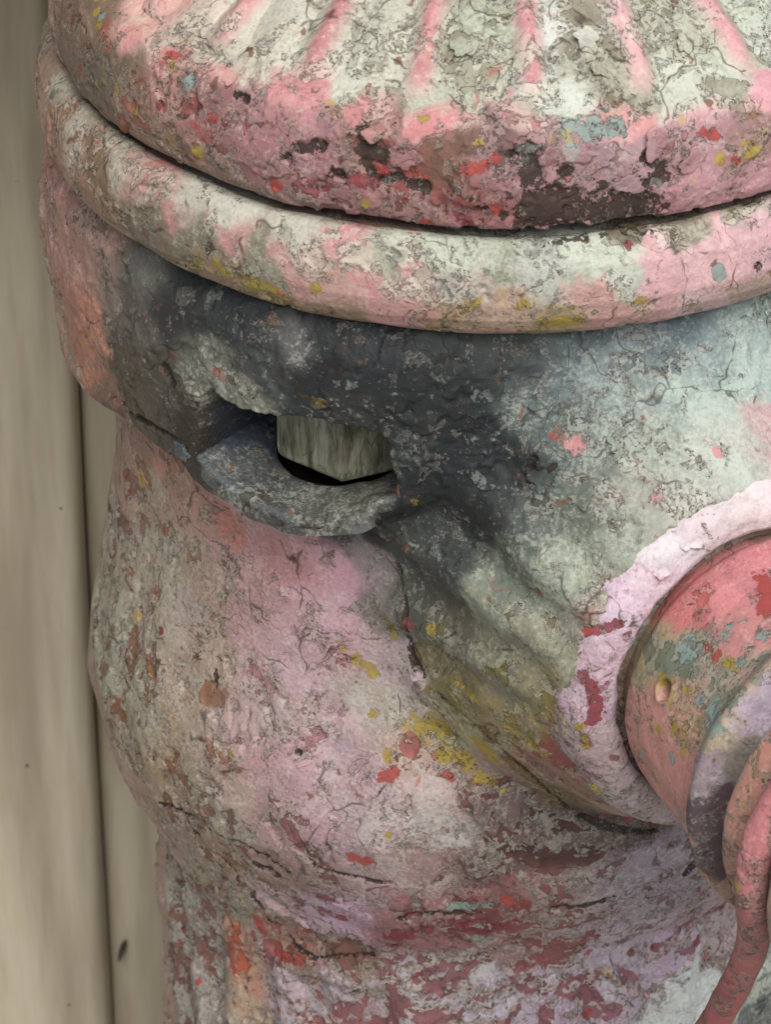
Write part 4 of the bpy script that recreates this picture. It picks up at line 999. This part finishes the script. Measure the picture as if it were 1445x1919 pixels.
def rust_material(name, c0, c1, rough=.8, scale=20, bump=.001, along=1):
    T = NT(name)
    tc = T.n('TexCoord')
    P = T.vec('SCALE', tc.outputs['Object'], scale=1/S)
    P = T.vec('MULTIPLY', P, (1, 1, along))
    n1 = T.noise(P, scale, 6, .65, .4)
    n2 = T.noise(P, scale*4, 4, .6)
    k = T.step(T.add(T.mul(n1, .7), T.mul(n2, .3)), .32, .68)
    col = T.mix(k, c0, c1)
    h2 = T.math('ABSOLUTE', T.sub(T.noise(P, scale*1.2, 2, .5), .5))
    ck = T.sub(1, T.step(h2, .003, .02))
    col = T.mix(T.mul(ck, .30), col, (28, 24, 20))
    return T.out(col, rough, T.bump(T.sub(T.add(n1, T.mul(n2, .5)), T.mul(ck, .4)), bump), .3)

M_NUT = rust_material('weathered_steel', (78, 76, 60), (168, 168, 146), .5, 22, .0004, .22)
M_DARK = rust_material('dark_iron', (21, 18, 15), (46, 40, 35))

# ------------------------------------------------------------------ hydrant
hydrant = empty('fire_hydrant', (0, 0, -6.0))
tag(hydrant, 'cast iron fire hydrant with layers of peeling pink, red and grey paint', 'fire hydrant')
OFF = Vector((0, 0, 6.0))*S

def part(o, parent):
    """parent keeping the world place: everything is modelled about the bonnet groove"""
    o.parent = parent
    if parent is hydrant:
        o.location = OFF
    return o

def lathe(name, prof, az, mat, parent, disp=None, res=None, rfun=None):
    """surface of revolution about z through (r, z) control points, densely resampled"""
    pr = np.array(prof, float)
    seg = np.r_[0, np.cumsum(np.linalg.norm(np.diff(pr, axis=0), axis=1))]
    t = np.linspace(0, seg[-1], res)
    # rounded corners: smooth the densely sampled polyline
    r = np.interp(t, seg, pr[:, 0]); z = np.interp(t, seg, pr[:, 1])
    kw = max(3, int(res*.028)) | 1
    ker = np.hanning(kw + 2)[1:-1]; ker /= ker.sum()
    pad = kw//2
    r = np.convolve(np.r_[2*r[0] - r[pad:0:-1], r, 2*r[-1] - r[-2:-pad-2:-1]], ker, 'valid')
    z = np.convolve(np.r_[2*z[0] - z[pad:0:-1], z, 2*z[-1] - z[-2:-pad-2:-1]], ker, 'valid')
    A, R = np.meshgrid(az, r); Z = np.repeat(z[:, None], len(az), 1)
    V = np.stack([R*np.sin(A), -R*np.cos(A), Z], -1).reshape(-1, 3)
    N = grid_normals(V, len(r), len(az))
    if disp is not None:
        V = V + N*disp(V, A.ravel())[:, None]
    if (N*V).sum(1).mean() < 0: N = -N
    return mesh_object(name, V, grid_faces(len(r), len(az))[:, ::-1], mat, parent, N=N, plate=.006), (r, z)

# --- bonnet: skirt and ribbed dome
BON = [(.90, .022), (.965, .022), (.985, .014), (1.0, .04), (1.004, .09), (.997, .15), (.982, .205), (.955, .243), (.912, .258),
       (.86, .288), (.78, .335), (.70, .376), (.60, .420), (.45, .475), (.30, .515), (.15, .54), (.02, .545)]
AZB = az_columns(900, 160)
RIBS = [math.radians(-12 + 15*k) for k in range(24)]

def bonnet_disp(V, A):
    d = .006*fbm(V, 4, 3) + .0015*fbm(V, 16, 3, .55)
    rr = np.hypot(V[:, 0], V[:, 1])
    skirt = sst(.235, .20, V[:, 2])
    pl = fbm(V + 4, 9, 4, .6)
    d += skirt*.004*sst(-.03, .03, pl)
    # shallow hollow between the ribs
    ph = np.cos((A - RIBS[0])*24)
    d += (1 - skirt)*.010*ph*sst(.25, .6, rr)*sst(.93, .88, rr)
    return d

bonnet, (bon_r, bon_z) = lathe('bonnet', BON, AZB, M_PAINT, None, bonnet_disp, 330)
part(bonnet, hydrant)

def rib_mesh(az0, nu=90, nv=26):
    rr = np.linspace(.34, .925, nu)
    zz = np.interp(rr, bon_r[::-1], bon_z[::-1])
    w = np.linspace(-1, 1, nv)
    prof = np.exp(-(w*2.1)**2)
    R, Wd = np.meshgrid(rr, w, indexing='ij')
    hgt = (.030*prof[None]*(sst(.34, .45, rr)*sst(.925, .84, rr))[:, None] - .006)
    half = .064
    X = Wd*half
    A = az0 + X/np.maximum(R, .1)
    Z = np.repeat(zz[:, None], nv, 1) + hgt
    base = np.stack([R*np.sin(A), -R*np.cos(A), Z], -1).reshape(-1, 3)
    base[:, 2] += .006*fbm(base, 4, 3) + .004*fbm(base, 16, 3, .55)
    return base, grid_faces(nu, nv, False), ('bonnet', np.tile(np.clip(prof*1.35 - .25, 0, 1), nu)*np.repeat(sst(.92, .86, rr), nv))

for a in RIBS:
    av = (math.degrees(a) + 180) % 360 - 180
    if abs(av) < 75:
        V, Fq, bl = rib_mesh(a)
        part(mesh_object('rib', V, Fq, M_PAINT, blend=bl), bonnet)
V0, F0, _ = rib_mesh(math.radians(108), 24, 10)
first = None
for a in RIBS:
    av = (math.degrees(a) + 180) % 360 - 180
    if abs(av) >= 75:
        if first is None:
            o = first = mesh_object('rib', V0, F0, M_PAINT)
        else:
            o = first.copy(); COL.objects.link(o)
        o.rotation_euler = (0, 0, a - math.radians(108))
        part(o, bonnet)

# --- flange ring under the bonnet
FLG = [(.90, -.014), (.95, -.014), (.972, -.004), (.99, -.004), (1.012, -.018), (1.032, -.05), (1.042, -.09), (1.045, -.13), (1.037, -.17),
       (1.015, -.205), (.985, -.228), (.94, -.235), (.90, -.235)]
def flange_disp(V, A):
    return .006*fbm(V, 3.5, 3) + .0012*fbm(V, 15, 3, .5)
flange, _ = lathe('flange_ring', FLG, AZB, M_PAINT, None, flange_disp, 130)
part(flange, hydrant)

# --- barrel: neck band with bolt lugs, bowl, nozzle boss, fluted standpipe
NAZ, NH = math.radians(25.5), -0.95            # nozzle direction and height
prof_bowl = curve([(-6, .83), (-2.26, .826), (-2.2, .831), (-2.12, .869), (-2.02, .92), (-1.83, .973), (-1.68, .987), (-1.54, .978),
                   (-1.39, .948), (-1.24, .92), (-1.04, .90), (-.9, .895), (-.7, .905), (-.5, .925), (-.15, .925)])
EYE = math.radians(-25.3)

def smax(a, b, k):
    h = np.clip(.5 + .5*(a - b)/k, 0, 1)
    return b + (a - b)*h + k*h*(1 - h)

def barrel_radius(A, H):
    D = np.degrees(A)
    D = (D + 180) % 360 - 180
    lift = .15*sst(-1.1, -1.95, H)*np.clip(np.cos(A), 0, 1)
    hp = H - lift
    r = prof_bowl(hp)
    # neck band, its lower edge hanging over the bowl on the left
    eb = np.interp(D, [-180, -120, -95, -80, -62, -45, -30, -17, -5, 20, 60, 180], [-.93, -.93, -.93, -.88, -.77, -.745, -.78, -.735, -.70, -.6, -.9, -.93])
    sh = np.interp(D, [-180, -95, -76, -58, -16, 8, 180], [.11, .11, .08, .04, .035, .30, .2])
    amp = np.interp(D, [-180, -150, -120, -102, -86, -70, -60, -50, -17, -9, 4, 25, 70, 90, 110, 140, 180], [.06, .12, .06, .10, .115, .085, .07, .095, .10, .08, .05, .03, .05, .12, .05, .05, .06])
    r = r + amp*sst(eb - sh, eb + sh, H)*sst(-.16, -.32, H)
    # eye pocket lip
    lug = np.exp(-((D + 26)/14.)**4)
    r = r + .03*lug*sst(lip_height(D) - .13, lip_height(D) - .06, H)*sst(-.58, -.66, H)
    # nozzle boss: a cone about the nozzle axis, steeper to the sides than above
    dl = A - NAZ
    dl = (dl + math.pi) % (2*math.pi) - math.pi
    z = H - NH
    th = np.degrees(np.arctan2(z, np.sin(dl)))
    kk = np.interp(th, [-180, -135, -116, -90, -64, -45, 0, 45, 90, 135, 180], [3.3, 2.3, 1.9, 1.7, 1.9, 2.3, 3.3, 1.75, 1.15, 1.75, 3.3])
    c = 1.23 + .44*kk
    cs, sn = np.cos(dl), np.sin(dl)
    qa = cs*cs - kk*kk*sn*sn
    qa = np.where(np.abs(qa) < 1e-4, 1e-4, qa)
    qb, qc = -2*c*cs, c*c - kk*kk*z*z
    disc = np.sqrt(np.maximum(qb*qb - 4*qa*qc, 0))
    r1, r2 = (-qb - disc)/(2*qa), (-qb + disc)/(2*qa)
    lo, hi = np.minimum(r1, r2), np.maximum(r1, r2)
    rb = np.where(lo > 0, lo, hi)
    rb = np.where((qc > 0) & (np.abs(dl) < 1.2), rb, 0)
    rb = np.minimum(rb, 1.23/np.maximum(cs, .2))
    rho = np.hypot(.98*sn, z)
    tr = np.radians(np.where(th < 0, th + 360, th))
    rip = .022*np.cos((tr - 2.68)*18.5)*sst(2.1, 2.45, tr)*sst(3.5, 3.15, tr)*sst(.34, .40, rho)*sst(.78, .62, rho)
    kb = np.interp(th, [-180, -90, 0, 60, 90, 120, 180], [.03, .03, .03, .12, .16, .12, .03])
    r = smax(r, rb - rip, kb)
    # standpipe flutes
    fl = sst(-2.24, -2.36, hp)
    r = r + fl*.014*np.cos(A*30 + .4)
    r = r + .004*np.cos(A*26)*sst(-1.1, -1.4, H)*sst(-2.1, -1.8, hp)
    # bead where the bowl meets the pipe
    r = r + .022*sst(-2.36, -2.30, hp)*sst(-2.06, -2.16, hp)*np.exp(-((D + 42)/26.)**4)
    return r

def lip_height(D):
    return np.interp(D, [-42, -38, -32, -26, -20, -15, -12], [-.65, -.67, -.705, -.722, -.70, -.655, -.64])

def pocket(A, H, X):
    """0 outside the bolt pocket, 1 well inside it"""
    D = np.degrees(A)
    top = np.interp(D, [-40, -37.5, -33, -26, -20, -15, -13], [-.505, -.478, -.492, -.468, -.462, -.468, -.53]) + .006*X
    bot = lip_height(D) - .012
    left = np.interp(H, [-.77, -.70, -.48], [-39, -39.5, -38.4])
    right = np.interp(H, [-.77, -.66, -.58, -.46], [-14.2, -13.6, -13.4, -14.4])
    k = sst(top + .004, top - .010, H)*sst(bot, bot + .012, H)
    return k*sst(left - .4, left + .9, D + .5*X)*sst(right + .4, right - .8, D + .5*X)

HR = np.concatenate([np.linspace(-.14, -.44, 60, endpoint=False), np.linspace(-.44, -.90, 150, endpoint=False),
                     np.linspace(-.90, -3.15, 360, endpoint=False), np.linspace(-3.15, -6.0, 40)])
AZR = np.radians(np.concatenate([np.linspace(-112, -43, 230, endpoint=False), np.linspace(-43, -10, 190, endpoint=False),
                                 np.linspace(-10, 112, 420, endpoint=False), np.linspace(112, 248, 110, endpoint=False)]))
A, H = np.meshgrid(AZR, HR)
A, H = A.ravel(), H.ravel()
Aw = (A + math.pi) % (2*math.pi) - math.pi
R = barrel_radius(Aw, H)
V = np.stack([R*np.sin(A), -R*np.cos(A), H], -1)
N = grid_normals(V, len(HR), len(AZR))
if (N[:, 0]*V[:, 0] + N[:, 1]*V[:, 1]).mean() < 0:
    N = -N
fb = fbm(V, 5, 4)
disp = .009*fbm(V, 3, 3) + .0018*fbm(V, 14, 3, .55)
dark = sst(-.95, -.75, H)                                   # crusted neck
disp += dark*.007*np.abs(fbm(V + 3, 10, 4, .6)) + dark*.006*sst(.0, .06, fbm(V + 6, 7, 4, .6))
disp += .006*sst(.02, .07, fbm(V + 8, 8, 4, .62))*sst(-1.8, -2.0, H)
V = V + N*disp[:, None]
X = fbm(V, 12, 3)
pk = pocket(Aw, H, X)
rad = np.hypot(V[:, 0], V[:, 1])
V[:, :2] *= (1 - pk*(1 - .56/rad))[:, None]
fq = grid_faces(len(HR), len(AZR))[:, ::-1]
fq = fq[~((pk[fq].max(1) > .01) & (lip_height(np.degrees(Aw[fq].mean(1))) + .012 > H[fq].mean(1)))]          # open floor: the ledge lies there
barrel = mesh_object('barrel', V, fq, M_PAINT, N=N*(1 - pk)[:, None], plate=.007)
part(barrel, hydrant)

# --- ledge of the bolt pocket with the bolt hole, and the hexagon nut
NUT_C = np.array([.755*math.sin(EYE), -.755*math.cos(EYE)])
HOLE_C = NUT_C + np.array([-.026, .004])
def ledge():
    na, nr = 260, 44
    th = np.linspace(0, 2*math.pi, na, endpoint=False)
    reach = []
    for t in th:
        d = np.array([math.cos(t), math.sin(t)])
        best = .60
        for s_ in np.arange(.18, .60, .008):
            p = HOLE_C + d*s_
            rr = math.hypot(*p); az = math.degrees(math.atan2(p[0], -p[1]))
            lim = float(barrel_radius(np.array([math.radians(az)]), lip_height(np.array([az])) - .02)[0]) + (.006 if az < -15.5 else -.035)
            if rr > lim or az < -45 or az > -11.0 or rr < .55:
                best = s_; break
        reach.append(best)
    reach = np.array(reach)
    reach = (np.roll(reach, 1) + 2*reach + np.roll(reach, -1))/4
    rows = []
    for k in range(nr):
        u = k/(nr - 1)
        w = min(1, u*1.10)
        rad_ = .143 + (reach - .143)*w
        px, py = HOLE_C[0] + rad_*np.cos(th), HOLE_C[1] + rad_*np.sin(th)
        zl = lip_height(np.degrees(np.arctan2(px, -py)))
        zb = -.70 + .05*sst(-33, -40, np.degrees(np.arctan2(px, -py)))
        z = zb + (zl - zb)*sst(.82, 1.0, np.hypot(px, py)) - .008*math.exp(-u*14) - (0 if u < .84 else ((u - .84)/.16)**2*.045)
        rows.append(np.stack([px, py, z], -1))
    V = np.concatenate(rows)
    V[:, 2] += .007*fbm(V, 7, 3) + .003*fbm(V, 22, 3, .6)
    return mesh_object('bolt_ledge', V, grid_faces(nr, na), M_PAINT)
part(ledge(), barrel)

def bolt_hole():
    th = np.linspace(0, 2*math.pi, 64, endpoint=False)
    rows = [(.147, -.709), (.143, -.74), (.142, -.83), (.02, -.83)]
    V = np.concatenate([np.stack([HOLE_C[0] + r*np.cos(th), HOLE_C[1] + r*np.sin(th), np.full(64, z)], -1) for r, z in rows])
    return mesh_object('bolt_hole', V, grid_faces(4, 64), M_DARK, paint=False)
part(bolt_hole(), barrel)

def hex_nut():
    rings = []
    na = 96
    R0 = .178
    a0 = math.radians(23)
    th = np.linspace(0, 2*math.pi, na, endpoint=False)
    hexr = R0*math.cos(math.pi/6)/np.cos(((th - a0 + math.pi/6) % (math.pi/3)) - math.pi/6)
    for z, k in ((-.684, .02), (-.684, .60), (-.684, .93), (-.680, .96), (-.672, .985), (-.655, 1), (-.60, 1), (-.55, 1), (-.50, 1), (-.44, 1), (-.40, .97), (-.395, .5), (-.395, .02)):
        # chamfered lower edge: corners are cut by a cone
        rr = hexr*k
        rings.append(np.stack([NUT_C[0] + rr*np.sin(th), NUT_C[1] - rr*np.cos(th), np.full(na, z)], -1))
    V = np.concatenate(rings)
    V += .0012*np.stack([perlin(V*25), perlin(V*25 + 9), perlin(V*25 + 19)], 1)
    return mesh_object('bolt_nut', V, grid_faces(len(rings), na)[:, ::-1], M_NUT, paint=False, smooth=False)
nut = hex_nut()
part(nut, barrel)
nut['label'] = 'weathered hexagon nut showing in the bolt pocket'

# --- nozzle and cap, turned about the nozzle axis
NX = np.array([math.sin(NAZ), -math.cos(NAZ), 0])
TX = np.array([math.cos(NAZ), math.sin(NAZ), 0])

def turned(name, prof, mat, parent, res, na, disp=None, centre=(0, 0), squash=1):
    pr = np.array(prof, float)                       # (distance along the axis, radius)
    seg = np.r_[0, np.cumsum(np.linalg.norm(np.diff(pr, axis=0), axis=1))]
    t = np.linspace(0, seg[-1], res)
    d = np.interp(t, seg, pr[:, 0]); r = np.interp(t, seg, pr[:, 1])
    kw = max(3, int(res*.03)) | 1
    ker = np.hanning(kw + 2)[1:-1]; ker /= ker.sum(); pad = kw//2
    r = np.convolve(np.r_[r[0] + 0*r[:pad], r, r[-1] + 0*r[:pad]], ker, 'valid')
    d = np.convolve(np.r_[2*d[0] - d[pad:0:-1], d, 2*d[-1] - d[-2:-pad-2:-1]], ker, 'valid')
    th = np.linspace(0, 2*math.pi, na, endpoint=False)
    TH, Rr = np.meshgrid(th, r); Dd = np.repeat(d[:, None], na, 1)
    V = (Dd[..., None]*NX + (Rr*np.cos(TH))[..., None]*TX + (Rr*np.sin(TH))[..., None]*np.array([0, 0, 1.]))
    V = V.reshape(-1, 3) + np.array([0, 0, NH])
    N = grid_normals(V, res, na)
    rc = (V - np.array([0, 0, NH])); rc = rc - (rc@NX)[:, None]*NX
    if (N*rc).sum(1).mean() < 0: N = -N
    if disp is not None:
        V = V + N*disp(V, TH.ravel(), Dd.ravel())[:, None]
    return part(mesh_object(name, V, grid_faces(res, na), mat), parent)

nozzle = turned('nozzle', [(1.05, .455), (1.17, .452), (1.215, .447), (1.245, .435), (1.268, .412), (1.278, .385), (1.28, .36), (1.272, .347), (1.24, .34), (1.18, .335)],
                M_PAINT, barrel, 150, 520, lambda V, T, D: .008*fbm(V, 4, 3) + .004*fbm(V, 16, 3))

HT = math.radians(157)
HOLE_AT = NX*1.43 + TX*.350*math.cos(HT) + np.array([0, 0, NH + .350*math.sin(HT)])

def cap_disp(V, T, D):
    d = .003*fbm(V, 5, 3) + .0010*fbm(V, 20, 3)
    q = np.linalg.norm(V - HOLE_AT, axis=1) + .003*fbm(V, 40, 2)
    d += .004*np.exp(-((q - .028)/.008)**2) - .055*sst(.024, .017, q)      # pin hole with a worn rim
    return d
cap = turned('nozzle_cap', [(1.22, .30), (1.275, .318), (1.288, .332), (1.305, .341), (1.35, .347), (1.48, .352), (1.58, .356), (1.615, .362), (1.632, .378), (1.652, .390),
                            (1.668, .388), (1.678, .37), (1.686, .33), (1.695, .305), (1.728, .305), (1.738, .345), (1.755, .368), (1.785, .364), (1.81, .350), (1.84, .338), (1.93, .338), (1.95, .37), (1.97, .390), (2.06, .390), (2.10, .37), (2.12, .28), (2.13, .02)],
             M_CAP, hydrant, 420, 560, cap_disp)

# --- rod that loops round the cap neck and hangs down
def tube(name, path, rad, mat, parent, n=36, sub=34):
    P = np.array(path, float)
    # Catmull-Rom through the points
    Q = np.vstack([2*P[0] - P[1], P, 2*P[-1] - P[-2]])
    out = []
    for k in range(1, len(Q) - 2):
        for t in np.linspace(0, 1, sub, endpoint=False):
            a, b, c, d = Q[k-1:k+3]
            out.append(.5*((2*b) + (c - a)*t + (2*a - 5*b + 4*c - d)*t*t + (3*b - a - 3*c + d)*t**3))
    out.append(P[-1])
    C = np.array(out)
    tg = np.gradient(C, axis=0); tg /= np.linalg.norm(tg, axis=1)[:, None]
    up = np.array([.3, .8, .5])
    a = np.cross(tg, up); a /= np.linalg.norm(a, axis=1)[:, None]
    b = np.cross(tg, a)
    th = np.linspace(0, 2*math.pi, n, endpoint=False)
    V = C[:, None] + rad*(np.cos(th)[None, :, None]*a[:, None] + .85*np.sin(th)[None, :, None]*b[:, None])
    V = V.reshape(-1, 3)
    N = V - np.repeat(C, n, 0)
    V = V + N*(.05*fbm(V, 9, 3))[:, None]
    N = N/np.linalg.norm(N, axis=1)[:, None]
    return part(mesh_object(name, V, grid_faces(len(C), n), mat, N=N, plate=.003), parent)

RING = [NX*1.895 + TX*.380*math.cos(t) + np.array([0, 0, NH + .380*math.sin(t)]) for t in np.radians(np.arange(20, 196, 12))]
rod = tube('retaining_rod', RING + [(0.49, -1.84, -1.101), (0.494, -1.76, -1.238), (0.479, -1.6, -1.489), (0.439, -1.42, -1.792), (0.35, -1.2, -2.177), (.28, -.88, -2.7)],
           .034, M_CAP, hydrant)
rod['label'] = 'bent pink rod hooked round the nozzle cap'

# --- loose flakes of paint curling off the casting
frng = np.random.RandomState(5)
def paint_flake(key, c, nrm, size):
    nr, na = 9, 30
    c, nrm = np.array(c), np.array(nrm)/np.linalg.norm(nrm)
    a = np.cross(nrm, [0, 0, 1.]); a /= np.linalg.norm(a); b = np.cross(a, nrm)
    th = np.linspace(0, 2*math.pi, na, endpoint=False)
    ph = frng.uniform(0, 6.28, 4)
    out = 1 + .22*np.cos(2*th + ph[0]) + .16*np.cos(3*th + ph[1]) + .12*np.cos(5*th + ph[2]) + .07*np.cos(9*th + ph[3]) + frng.normal(0, .05, na)
    lift = frng.uniform(-2.6, -.5)                      # the edge that curls away, mostly the lower one
    rows = []
    for k in range(nr):
        r = size*out*k/(nr - 1)
        x, y = r*np.cos(th), r*np.sin(th)*.8
        u = (x*math.cos(lift) + y*math.sin(lift))/size
        h = -.003 + .16*size*np.clip(u + .45, 0, 2)**2 - .22*size*np.clip(-u - .1, 0, 1)
        rows.append(c + x[:, None]*a + y[:, None]*b + h[:, None]*nrm)
    V = np.concatenate(rows)
    V += nrm*(.002*fbm(V, 30, 2))[:, None]
    o = mesh_object('paint_flake', V, grid_faces(nr, na), M_PAINT, coat=key)
    so = o.modifiers.new('thickness', 'SOLIDIFY'); so.thickness = .0005
    return part(o, {'barrel': barrel, 'bonnet': bonnet, 'nozzle': nozzle}[key])
for fk in FLAKES:
    paint_flake(fk[0], fk[1:4], fk[4:7], fk[7])

# ------------------------------------------------------------------ wall, ground
def wall_material():
    T = NT('cream_painted_wood')
    tc = T.n('TexCoord')
    P = T.vec('SCALE', tc.outputs['Object'], scale=1/S)
    mp = T.n('Mapping')
    T.put(mp.inputs[0], P)
    mp.inputs['Scale'].default_value = (1, 1, .10)
    g = T.noise(mp.outputs[0], 9, 4, .55)
    g2 = T.noise(mp.outputs[0], 40, 3, .6)
    col = T.mix(T.step(g, .3, .7), (168, 157, 135), (206, 196, 172))
    col = T.mix(T.mul(T.step(g2, .45, .7), .18), col, (196, 160, 124))
    sp = T.voro(P, 7)
    rs = T.noise(P, 5, 2, .5)
    k = T.mul(T.sub(1, T.step(sp, .03, .06)), T.step(rs, .52, .55))
    col = T.mix(T.mul(k, .85), col, (26, 23, 20))
    return T.out(col, .55, T.bump(T.add(T.mul(g, .6), T.mul(g2, .2)), .0008), .35)
M_WALL = wall_material()

def board(name, x0, x1, yf, depth, parent, z0=-6.0, z1=3.0, rnd=.03):
    """upright board with rounded front edges"""
    prof = [(x0, yf + depth), (x0, yf + rnd)]
    for k in range(6):
        t = math.pi/2*k/5
        prof.append((x0 + rnd - rnd*math.cos(t), yf + rnd - rnd*math.sin(t)))
    for k in range(6):
        t = math.pi/2*k/5
        prof.append((x1 - rnd + rnd*math.sin(t), yf + rnd - rnd*math.cos(t)))
    prof += [(x1, yf + depth)]
    zs = np.linspace(z0, z1, 60)
    V = np.array([(x, y, z) for z in zs for x, y in prof])
    V[:, 0] += .004*perlin(V*1.5); V[:, 1] += .004*perlin(V*1.5 + 7)
    o = mesh_object(name, V, grid_faces(len(zs), len(prof), False), M_WALL, paint=False)
    o.parent = parent
    o.location = (0, 0, 6.0*S)
    return o
wall = empty('board_wall', (0, 0, -6.0))
tag(wall, 'cream painted wall of upright boards behind the hydrant', 'wall')
board('board', -1.83, -1.118, 1.20, .5, wall, rnd=.05)
x = -1.116
for k in range(5):
    board('board', x, x + .9, 1.33, .3, wall)
    x += .91
board('board', -2.8, -1.85, 1.33, .3, wall)

# unseen board, added above the picture to shade the upper boards
lv = np.array([(x_, y_, z_) for x_ in (-6, 6) for y_ in (-.4, 1.33) for z_ in (.68, .78)])
lf = [[0, 1, 3, 2], [4, 6, 7, 5], [0, 4, 5, 1], [2, 3, 7, 6], [0, 2, 6, 4], [1, 5, 7, 3]]
o = mesh_object('added_shade_board', lv, lf, M_WALL, smooth=False, paint=False)
o.parent = wall
o.location = (0, 0, 6.0*S)

# scrap of dry leaf caught in the corner between two boards
def leaf_scrap():
    u = np.linspace(-1, 1, 15); v = np.linspace(-1, 1, 9)
    U, Vv = np.meshgrid(u, v, indexing='ij')
    wdt = .010*(1 - U*U)**.8
    X_ = Vv*wdt + .012*U; Z_ = .034*U; Y_ = -.012*(1 - Vv*Vv) + .010*np.sin(U*2.2)
    V_ = np.stack([X_, Y_, Z_], -1).reshape(-1, 3)
    o = mesh_object('dry_leaf', V_, grid_faces(15, 9, False), rust_material('dry_leaf', (40, 38, 36), (96, 90, 82), .8, 30, .0004), paint=False)
    o.location = Vector((-1.07, 1.305, -3.84))*S
    so = o.modifiers.new('thickness', 'SOLIDIFY'); so.thickness = .0004
    return tag(o, 'small dark dry leaf scrap caught beside the board joint', 'leaf')
leaf_scrap()

g_mat = NT('concrete')
tc = g_mat.n('TexCoord')
gn = g_mat.noise(tc.outputs['Object'], 14, 6, .6)
g_m = g_mat.out(g_mat.mix(gn, (146, 142, 134), (188, 184, 174)), .9, g_mat.bump(gn, .002), .2)
gv = np.array([(-200, -200, -6.0), (200, -200, -6.0), (200, 200, -6.0), (-200, 200, -6.0)])
ground = mesh_object('ground', gv, [[0, 1, 2, 3]], g_m, paint=False)
ground['kind'] = 'structure'
